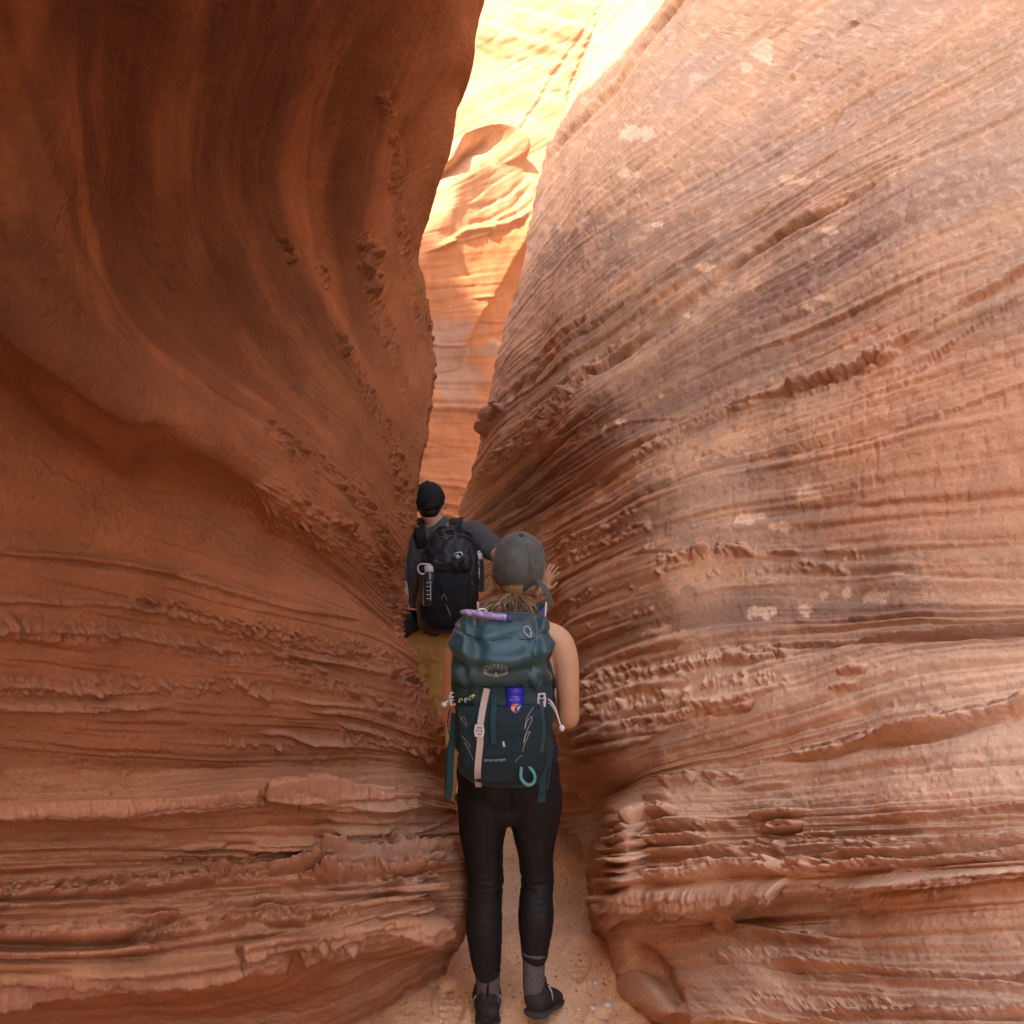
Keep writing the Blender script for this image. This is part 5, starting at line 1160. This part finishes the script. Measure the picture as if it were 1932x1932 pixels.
for t in np.linspace(-1.25, 1.25, 17):
    if abs(t) < .18: continue
    a_ = arc(t); stroke(a_, (a_[0]+2.0*math.sin(t*1.2), a_[1]+3.6), .75, .25)
stroke((933,1278), (936,1268), 1.0, .4); stroke((936,1268), (938.5,1278), .4, 1.0); stroke((933.5,1274), (938,1273.5), .4)
decal('logo_badge', V2, F2, Ll, lid, GREYP)
V2, F2 = [], []
def curve(pts, w_, tgt=None, parent=None):
    global V2, F2
    if tgt is not None: V2, F2 = [], []
    a = np.array(pts, float); r = catm(np.arange(len(a)), a, np.linspace(0, len(a)-1, (len(a)-1)*5+1))
    for i in range(len(r)-1): stroke(tuple(r[i]), tuple(r[i+1]), w_*.7)
    if tgt is not None: decal('printed_line', V2, F2, tgt, parent, GREYP, .002); V2, F2 = [], []
curve([(1010,1330),(1001,1342),(993,1358),(990,1374)], .5, bvh, pocket); curve([(990,1376),(994,1362),(1003,1352),(1003,1360),(996,1374),(991,1388),(988,1400)], .55, bvh, pocket)
curve([(988,1402),(992,1388),(1000,1380),(996,1390),(990,1404),(986,1418)], .5, bvh, pocket); curve([(986,1424),(978,1430),(972,1438)], .4, bvh, pocket)
curve([(864,1345),(872,1358),(880,1372)], .35, bvh, pocket); curve([(868,1360),(875,1352),(882,1368)], .35, bvh, pocket); curve([(871,1388),(880,1398),(888,1410)], .35, bvh, pocket); curve([(876,1400),(886,1418),(893,1434)], .35, bvh, pocket)
for i in range(14): stroke((914+i*2.9, 1432+1.5*math.sin(i*.3)), (914.6+i*2.9, 1436.5+1.5*math.sin(i*1.9)), .4)
stroke((914,1434), (954,1433), .25); decal('stitching', V2, F2, bvh, pocket, GREYP, .002)
V2, F2 = [], []; stroke((949.5,1399), (951.5,1409), 1.6, 1.8); decal('reflector_tab', V2, F2, bvh, pocket, WHITE, .002)
# things tucked into the front pocket
sb = empty('sunscreen_bottle', W(971, 1345, 2.43), 'bright blue plastic bottle tucked in the front pocket of the teal backpack', 'bottle')
bc = Vector(W(971, 1320, 2.405)); bc.z = 0
lathe('bottle', [(.026,1.120), (.0300,1.124), (.0300,1.186), (.0290,1.189), (.0300,1.192), (.0300,1.206)], BLUE, sb, bc)
lathe('bottle_cap', [(.0288,1.206), (.0300,1.209), (.0300,1.221), (.0293,1.224), (.0285,1.228), (.012,1.2295)], BLUE, sb, bc)
V2, F2 = [], []
sbv = bvh_of(sb.children[0])
n = 20
vv = [(975+11*math.cos(a), 1336+8*math.sin(a)) for a in np.linspace(0, 2*math.pi, n, endpoint=False)]
mesh_obj('label', [on(sbv, x, y, .001, 2.37) for x, y in vv], [tuple(range(n))], ORNG, sb, smooth=False)
vv = [(981+5*math.cos(a), 1337+5*math.sin(a)) for a in np.linspace(0, 2*math.pi, n, endpoint=False)]
mesh_obj('label', [on(sbv, x, y, .002, 2.37) for x, y in vv], [tuple(range(n))], AQUA, sb, smooth=False)
V2, F2 = [], []
for i in range(9): stroke((962+i*2.1, 1318.5), (962+i*2.1+.4, 1322), .45)
mesh_obj('label_print', [on(sbv, x, y, .001, 2.37) for x, y in V2], F2, PURPL, sb, smooth=False)
sn = empty('snack_wrapper', W(880, 1330, 2.42), 'small lime and yellow wrappers poking out of the left of the teal backpack pocket', 'wrapper')
for x, y, r_, m_ in ((869,1322,.0052,LIME), (880,1321,.0050,GREYP), (889,1317,.0056,LIME), (893,1314,.0040,YELO)):
    c = Vector(W(x, y, 2.375)); V_, F_ = [], []
    ring_chain(V_, F_, [tuple(c+Vector((r_*math.cos(a), 0, r_*1.1*math.sin(a))))+(.0022,) for a in np.linspace(.3, 4.2, 9)], 7)
    mesh_obj('wrapper', V_, F_, m_, sn)
# rolled purple sleeve lying across the top of the pack
ro = empty('hydration_hose', W(930, 1160, 2.5), 'shiny purple patterned sleeve lying across the top of the teal backpack', 'hose sleeve')
V_, F_ = [], []
ring_chain(V_, F_, smooth_pts([tuple(W(872,1155,2.47))+(.007,.010), tuple(W(882,1156,2.46))+(.011,.012), tuple(W(905,1159,2.45))+(.0115,.0115), tuple(W(930,1163,2.45))+(.0115,.0115), tuple(W(950,1165,2.45))+(.012,.012), tuple(W(960,1167,2.45))+(.012,.012)]), 16)
sl = mesh_obj('sleeve', V_, F_, PURPL, ro)
V_, F_ = [], []; ring_chain(V_, F_, [tuple(W(957,1166,2.45))+(.0128,), tuple(W(962,1167,2.45))+(.0130,)], 16); mesh_obj('sleeve_end', V_, F_, PURP, ro)
tube('pale_edge', [W(898,1156,2.55), W(906,1150,2.56), W(914,1150,2.57), W(920,1158,2.57)], .004, WHITE, ro)
# ------------------------------------------------------------------ the man ahead
SHIRT = mat('shirt_heather', (.078, .076, .078), .95, spec=.1, noise_s=260, noise_a=.35, bump=.0008, bump_s=600, sheen=.15)
KHAKI = mat('khaki_cotton', (.48, .255, .075), .85, spec=.15, noise_s=18, noise_a=.12, bump=.0008, bump_s=500)
NYLON = mat('black_nylon', (.012, .012, .014), .55, spec=.4, noise_s=40, noise_a=.3, bump=.0005, bump_s=500)
NYLOD = mat('black_mesh', (.008, .008, .0095), .75, spec=.25, bump=.0006, bump_s=600)
CAPN = mat('cap_navy', (.016, .016, .018), .85, spec=.15, noise_s=80, noise_a=.2)
LOGOW = mat('silver_print', (.45, .46, .47), .4, spec=.5)
CLEAR = mat('bottle_clear', (.03, .035, .04), .15, spec=.5)
mn = empty('person', (-.45, 4.6, 0), 'man ahead in black cap, grey T-shirt and mustard trousers, one hand on the right wall', 'person')
HM = (-.487, 4.56, 1.822)
hand_w = Vector(W(1020, 1113, HAND_D-.10))
marm_r = [(-.33,4.60,1.64,.058), (-.235,4.58,1.635,.066), (-.165,4.52,1.60,.056), (-.085,4.43,1.535,.050), (-.02,4.33,1.475,.045), (.045,4.20,1.435,.040), (.10,4.09,1.40,.033), (hand_w.x-.012,hand_w.y+.02,hand_w.z-.010,.027), tuple(hand_w)+(.026,)]
marm_l = [(-.53,4.60,1.64,.058), (-.605,4.60,1.62,.066), (-.650,4.60,1.55,.056), (-.655,4.60,1.45,.050), (-.640,4.59,1.36,.046), (-.62,4.58,1.28,.045), (-.60,4.62,1.22,.040), (-.57,4.72,1.20,.033), (-.55,4.80,1.20,.026)]
mtor = ([(-.475,4.60,.94,.150,.115), (-.475,4.60,1.02,.170,.120), (-.465,4.60,1.12,.155,.105), (-.455,4.60,1.24,.158,.110), (-.445,4.60,1.38,.178,.120), (-.43,4.60,1.52,.190,.118), (-.425,4.60,1.60,.185,.100), (-.43,4.60,1.665,.110,.075)], (1, 0, 0))
mneck = [(-.435,4.60,1.62,.066), (-.455,4.59,1.70,.060), (-.475,4.575,1.76,.060)]
ml = [(-.555,4.60,.96,.098), (-.565,4.66,.78,.088), (-.57,4.74,.60,.070), (-.57,4.80,.50,.060), (-.575,4.80,.36,.060), (-.58,4.82,.20,.045), (-.58,4.84,.09,.038)]
mr = [(-.405,4.60,.96,.098), (-.415,4.60,.78,.090), (-.415,4.60,.60,.072), (-.41,4.61,.50,.062), (-.405,4.58,.36,.062), (-.395,4.55,.20,.046), (-.39,4.55,.09,.038)]
fused('body', [marm_r, marm_l, mtor, mneck, ml, mr, [(-.58,4.81,.05,.032), (-.58,4.95,.03,.03)], [(-.39,4.52,.05,.032), (-.385,4.66,.03,.03)]]+head_chains(HM, 1.0)
      + hand_chains(tuple(hand_w), (.50, -.22, .84), (.62, .40, -.10), .20, .98, .06, -1) + hand_chains((-.55,4.80,1.20), (.3,.9,.1), (.8,0,-.4), .1, 1, .5, -1), SKINM, mn, .0055, 3)
face_parts(HM, 1., mn, SKINM, EYE)
fused('hair', [], HAIRD, mn, .006, 1, lambda co, no: .003*n3(co, 50, 3), blobs=[((HM[0], HM[1]-.016, HM[2]+.008), (.0805, .090, .088)), ((HM[0]+.006, HM[1]-.040, HM[2]-.048), (.058, .046, .036))])
fused('trousers', [([(-.475,4.60,.96,.172,.130), (-.475,4.60,1.03,.178,.130), (-.472,4.60,1.10,.168,.120)], (1,0,0)), [(p[0], p[1], p[2], p[3]+.020) for p in ml[:6]]+[(-.58,4.83,.12,.060)], [(p[0], p[1], p[2], p[3]+.020) for p in mr[:6]]+[(-.39,4.55,.12,.062)]],
      KHAKI, mn, .007, 2, lambda co, no: .011*(1-np.abs(n3(co*np.array([1, 1, 1.6]), 7, 25))*3.2)*.6+.005*n3(co, 22, 27))
fused('t_shirt', [([(-.472,4.60,1.06,.178,.128), (-.465,4.60,1.12,.176,.126), (-.455,4.60,1.24,.176,.126), (-.445,4.60,1.38,.190,.132), (-.43,4.60,1.52,.200,.128), (-.425,4.60,1.60,.195,.110), (-.43,4.60,1.655,.125,.088), (-.432,4.60,1.682,.085,.078)], (1,0,0)),
      [(-.33,4.60,1.63,.075), (-.235,4.58,1.64,.080), (-.165,4.52,1.600,.074), (-.110,4.46,1.555,.070)], [(-.53,4.60,1.63,.075), (-.61,4.60,1.61,.080), (-.655,4.60,1.54,.070), (-.662,4.60,1.45,.066), (-.655,4.595,1.385,.064)]],
      SHIRT, mn, .007, 3, lambda co, no: .008*n3(co*np.array([1.4, 1, 1]), 9, 35)+.004*n3(co, 24, 37))
TM = Matrix.Rotation(math.radians(8), 3, 'X') @ Matrix.Rotation(math.radians(-5), 3, 'Y')
CM = (HM[0], HM[1]-.004, HM[2]+.022)
def mcut(ph):
    b = math.cos(ph+math.pi/2); d = (ph+math.pi/2+math.pi) % (2*math.pi)-math.pi
    lo = -.30-.08*max(b, 0)
    if abs(d) < .42: lo += .42*math.sqrt(1-(d/.42)**2)
    return lo
mc = shell('cap', CM, (.092, .108, .108), CAPN, mn, TM, mcut)
bill('bill', CM, (.092, .108, .108), TM, CAPN, mc, z=-.025)
def cq(ph, el, k=1.01): return Vector(CM)+TM @ Vector((.092*k*math.cos(el)*math.cos(ph), .108*k*math.cos(el)*math.sin(ph), .108*k*math.sin(el)))
lathe('cap_button', [(.010,-.002), (.010,.002), (.006,.005)], CAPN, mc, cq(0, math.pi/2, 1.0), TM.to_quaternion())
V_, F_ = [], []      # pale front panel showing over the crown
for i in range(9):
    for j in range(25): V_.append(cq(math.radians(25+130*j/24), math.radians(86-44*i/8), 1.028))
for i in range(8):
    for j in range(24): a = i*25+j; F_.append((a, a+25, a+26, a+1))
fp = mesh_obj('front_panel', V_, F_, WHITE, mc); so_ = fp.modifiers.new('solid', 'SOLIDIFY'); so_.thickness = .004
V_, F_ = [], []
ribbon_vf(V_, F_, [cq(-math.pi/2+d, -.37, 1.0) for d in np.linspace(-.5, .5, 7)], .016, .002, nrm=lambda f: tuple((cq(-math.pi/2-.5+f, -.4)-Vector(CM)).normalized()))
mesh_obj('cap_strap', V_, F_, CAPN, mc)
def mshoe(heel, toe):
    h, t = Vector(heel), Vector(toe); f = (t-h); Lf = f.length; f.normalize(); u = Vector((0, 0, 1)); a = f.cross(u)
    P_ = lambda s, z: tuple(h+f*Lf*s+u*z)
    o = fused('shoe', [([P_(.02,.06)+(.044,.046), P_(.3,.055)+(.048,.05), P_(.5,.045)+(.05,.04), P_(.78,.034)+(.054,.032), P_(.96,.028)+(.042,.022)], tuple(a)), ([P_(.06,.09)+(.042,.042), P_(.1,.12)+(.044,.046)], tuple(a))], SHOE, mn, .006, 2)
    s_ = fused('sole', [([P_(-.02,.012)+(.044,.013), P_(.35,.012)+(.048,.013), P_(.75,.012)+(.060,.013), P_(1.02,.014)+(.034,.010)], tuple(a))], SOLE, mn, .006, 1)
    s_.parent = o; s_.matrix_parent_inverse = Matrix.Identity(4); return o
mshoe((-.58, 4.79, 0), (-.585, 5.06, 0)); mshoe((-.39, 4.50, 0), (-.375, 4.77, 0))
# ------------------------------------------------------------------ his pack
mb = empty('backpack', (-.36, 4.4, 1.1), 'black daypack with white-capped bottles in its side pockets, worn by the man ahead', 'backpack')
def mfold(P, seed, amp):
    n = fbm(P[..., 0]*8+P[..., 1]*4, P[..., 2]*8, seed, 3); return amp*(1-np.abs(n)*2.4)*.6+amp*.5*fbm(P[..., 0]*20, P[..., 2]*20+P[..., 1]*7, seed+3, 3)
pb = loft('pack_body', [(1.085,-.370,4.44,.110,.05), (1.11,-.370,4.42,.150,.085), (1.20,-.368,4.40,.172,.110), (1.32,-.360,4.39,.170,.118), (1.44,-.352,4.40,.160,.110), (1.55,-.348,4.42,.145,.090), (1.63,-.352,4.45,.115,.065), (1.675,-.358,4.475,.07,.04)], NYLON, mb, lambda P: mfold(P, 601, .012), 120, 110, power=2.5)
fpk = loft('front_pocket', [(1.12,-.355,4.315,.09,.02), (1.16,-.355,4.30,.115,.028), (1.26,-.352,4.285,.120,.034), (1.38,-.345,4.285,.115,.034), (1.425,-.343,4.295,.105,.026)], NYLOD, mb, lambda P: mfold(P, 611, .006), power=2.8)
shv = loft('upper_panel', [(1.43,-.345,4.31,.105,.03), (1.48,-.342,4.30,.115,.036), (1.54,-.342,4.315,.110,.036), (1.60,-.345,4.345,.085,.03), (1.625,-.35,4.37,.055,.02)], NYLON, mb, lambda P: mfold(P, 621, .010), power=2.3)
mv = bvh_of(pb, fpk, shv)
def mrib(name, pxs, wd, mt, lift=.004, th=.003): return ribbon(name, [on(mv, x, y, lift, 4.3) for x, y in pxs], wd, th, mt, mb)
mrib('zip_flap', [(834,1040),(840,1025),(852,1014),(868,1012),(882,1016),(893,1026),(898,1042)], .012, NYLOD)
mrib('top_strap', [(828,1008),(845,1003),(862,1002),(880,1006),(890,1010)], .014, NYLOD)
mrib('compression_strap', [(872,1055),(878,1070),(882,1082),(870,1090)], .010, NYLOD, .008)
mrib('compression_strap', [(845,1060),(860,1072),(872,1080),(898,1090)], .008, NYLOD, .006)
buckle(on(mv, 870, 1066, .012, 4.3), .03, .035, NYLOD, mb, .5)
for q, x in ((-1, -.545), (1, -.335)):
    V_, F_ = [], []; ribbon_vf(V_, F_, [(x+.03, 4.50, 1.56), (x+.01, 4.49, 1.66), (x, 4.545, 1.715), (x, 4.61, 1.722), (x-.01*q, 4.69, 1.69), (x-.02*q, 4.745, 1.60), (x+.02*q, 4.75, 1.45), (x+.06*q, 4.70, 1.28)], .062, .012, nrm=lambda f: (0, -math.cos(f*3), math.sin(f*3)+.2))
    o = mesh_obj('shoulder_strap', V_, F_, NYLOD, mb); bv = o.modifiers.new('bevel', 'BEVEL'); bv.width = .004; bv.segments = 2
ribbon('load_lifter', [(-.31,4.44,1.67), (-.30,4.49,1.715), (-.30,4.55,1.735)], .03, .006, NYLOD, mb, nrm=(0,-.4,1))
V_, F_ = [], []; frame_box(V_, F_, Vector((-.315,4.43,1.665)), .035, .03, .008, .4, 0); mesh_obj('strap_slider', V_, F_, NYLOD, mb, smooth=False)
fused('hip_belt', [[(-.52,4.47,1.13,.03), (-.60,4.50,1.10,.045), (-.645,4.56,1.06,.045), (-.64,4.66,1.05,.035)], [(-.60,4.52,1.17,.045), (-.62,4.54,1.10,.050)]], NYLON, mb, .007, 3, lambda co, no: .004*n3(co, 16, 45))
fused('hip_belt', [[(-.22,4.47,1.13,.03), (-.265,4.52,1.09,.04), (-.27,4.62,1.07,.035)]], NYLON, mb, .007, 3)
tube('zip_cord', [W(855,1052,4.25), W(866,1056,4.24), W(871,1048,4.245), W(864,1044,4.25), W(858,1050,4.25)], .003, NYLOD, mb)
# silver bird-like mark beside a ring
V2, F2 = [], []
def ringmark(cx, cy, r_, w_):
    for i in range(18):
        a, b_ = 2*math.pi*i/18, 2*math.pi*(i+1)/18; stroke((cx+r_*math.cos(a), cy+r_*math.sin(a)), (cx+r_*math.cos(b_), cy+r_*math.sin(b_)), w_)
ringmark(868, 1046, 4.4, 1.1)
for dx, dy in ((-9,1),(-7,4),(-4,7),(-1,8)): stroke((865+dx*.2, 1047+dy*.3), (865+dx, 1047+dy), .9, .3)
stroke((858,1045), (864,1041.5), .8, .8)
mesh_obj('logo_badge', [on(mv, x, y, .004, 4.25) for x, y in V2], F2, LOGOW, mb, smooth=False)
V2, F2 = [], []
for pts in ([(833,1130),(838,1120),(843,1133)], [(840,1140),(846,1150),(850,1162),(844,1148)], [(888,1095),(894,1104)]): curve(pts, .35, mv, fpk)
def bottle(name, x, y, d, label, loop):
    e = empty(name, W(x, y+60, d), label, 'bottle'); c = Vector(W(x, y, d)); z = c.z; c2 = Vector((c.x, c.y, 0))
    lathe('bottle', [(.034,z-.20), (.038,z-.195), (.038,z-.05), (.034,z-.03), (.024,z-.02), (.024,z-.012)], CLEAR, e, c2)
    lathe('bottle_cap', [(.026,z-.014), (.028,z-.012), (.028,z+.016), (.025,z+.020), (.004,z+.020)], WHITE, e, c2)
    tube('cap_loop', [(c.x+p[0]*loop, c.y-.01, z+p[1]) for p in ((.02,.022), (-.02,.030), (-.055,.026), (-.062,0), (-.045,-.024), (-.01,-.022))], .0042, WHITE, e)
    V_, F_ = [], []
    for k in range(5): ribbon_vf(V_, F_, [(c.x-.012, c.y-.0395, z-.07-.022*k), (c.x+.010, c.y-.0395, z-.07-.022*k)], .003, .001, nrm=(0,-1,0))
    ribbon_vf(V_, F_, [(c.x+.012, c.y-.0395, z-.06), (c.x+.012, c.y-.0395, z-.17)], .003, .001, nrm=(0,-1,0))
    mesh_obj('measuring_marks', V_, F_, WHITE, e, smooth=False)
bottle('water_bottle', 810, 1074, 4.29, 'white-capped clear water bottle in the left side pocket of the black daypack', 1)
bottle('water_bottle', 901, 1050, 4.44, 'white bottle cap showing at the right edge of the black daypack', -.25)
# ------------------------------------------------------------------ gravel and loose stones on the sand
STONE = mat('pale_stone', (.62, .50, .42), .85, spec=.2, noise_s=40, noise_a=.2, bump=.002, bump_s=60)
GRAV = mat('gravel', (.40, .20, .13), .9, spec=.15, noise_s=14, noise_a=.55, bump=.001, bump_s=200)
GRAVP = mat('pale_grit', (.74, .60, .50), .85, spec=.2, noise_s=20, noise_a=.3)
def stone_vf(V_, F_, c, r, rnd, squash=.5):
    b = len(V_); bm = bmesh.new(); bmesh.ops.create_icosphere(bm, subdivisions=1 if r < .01 else 2, radius=1)
    s = Vector((rnd.uniform(.7, 1.3), rnd.uniform(.6, 1.1), squash*rnd.uniform(.7, 1.2))); rz = Matrix.Rotation(rnd.uniform(0, 6.3), 3, 'Z'); o = Vector((rnd.random()*50, rnd.random()*50, 0))
    for v in bm.verts:
        k = 1+.35*mnoise.noise(v.co*1.3+o); q = v.co*k; V_.append(Vector(c)+rz @ Vector((q.x*s.x, q.y*s.y, q.z*s.z))*r)
    F_.extend([tuple(b+v.index for v in f.verts) for f in bm.faces]); bm.free()
rnd = random.Random(12)
for name, n_, m_, rr in (('gravel', 4200, GRAV, (.0016, .0050)), ('gravel', 420, GRAVP, (.0018, .0065))):
    V_, F_ = [], []
    for i in range(n_):
        y = 2.1+3.6*rnd.random()**1.4; x = rnd.uniform(-.75, .75)*(.5+.2*y/2.5)
        if fbm(np.array([x*1.8]), np.array([y*1.3]), 411, 3)[0]+.3*(x > .22) < rnd.uniform(-.5, .45): continue
        r = rnd.uniform(*rr); stone_vf(V_, F_, (x, y, r*.25+.004), r, rnd, .7)
    tag(mesh_obj(name, V_, F_, m_, None, smooth=False), kind='stuff')
for x, y, r, lab in [
 (1121, 1652, .034, 'largest pale flat stone, beside the dark ledges on the right of the path'), (1075, 1609, .022, 'small pale stone just right of the woman in leggings, farthest along the path'),
 (1087, 1613, .015, 'little pale pebble to the right of the farthest small stone'), (1130, 1612, .016, 'small stone at the foot of the smooth dark hollow on the right'),
 (1123, 1855, .020, 'pale stone on the sand low on the right, nearest the lower right wall'), (1146, 1897, .020, 'grey stone half buried at the foot of the lower right wall'),
 (1118, 1903, .014, 'small flat stone in front of the grey half-buried stone'), (852, 1876, .011, 'small dark pebble beside the foot of the left wall'),
 (818, 1899, .012, 'tiny white stone at the bottom left edge of the sand')]:
    d = 1.77*F/(y-966); V_, F_ = [], []; stone_vf(V_, F_, (0, 0, 0), r, rnd, .42)
    o = mesh_obj('stone', V_, F_, STONE if 'dark' not in lab else GRAV, None, smooth=True); o.location = ((x-966)*d/F, d, r*.20)
    tag(o, lab, 'stone', 'loose stones on the sandy floor')
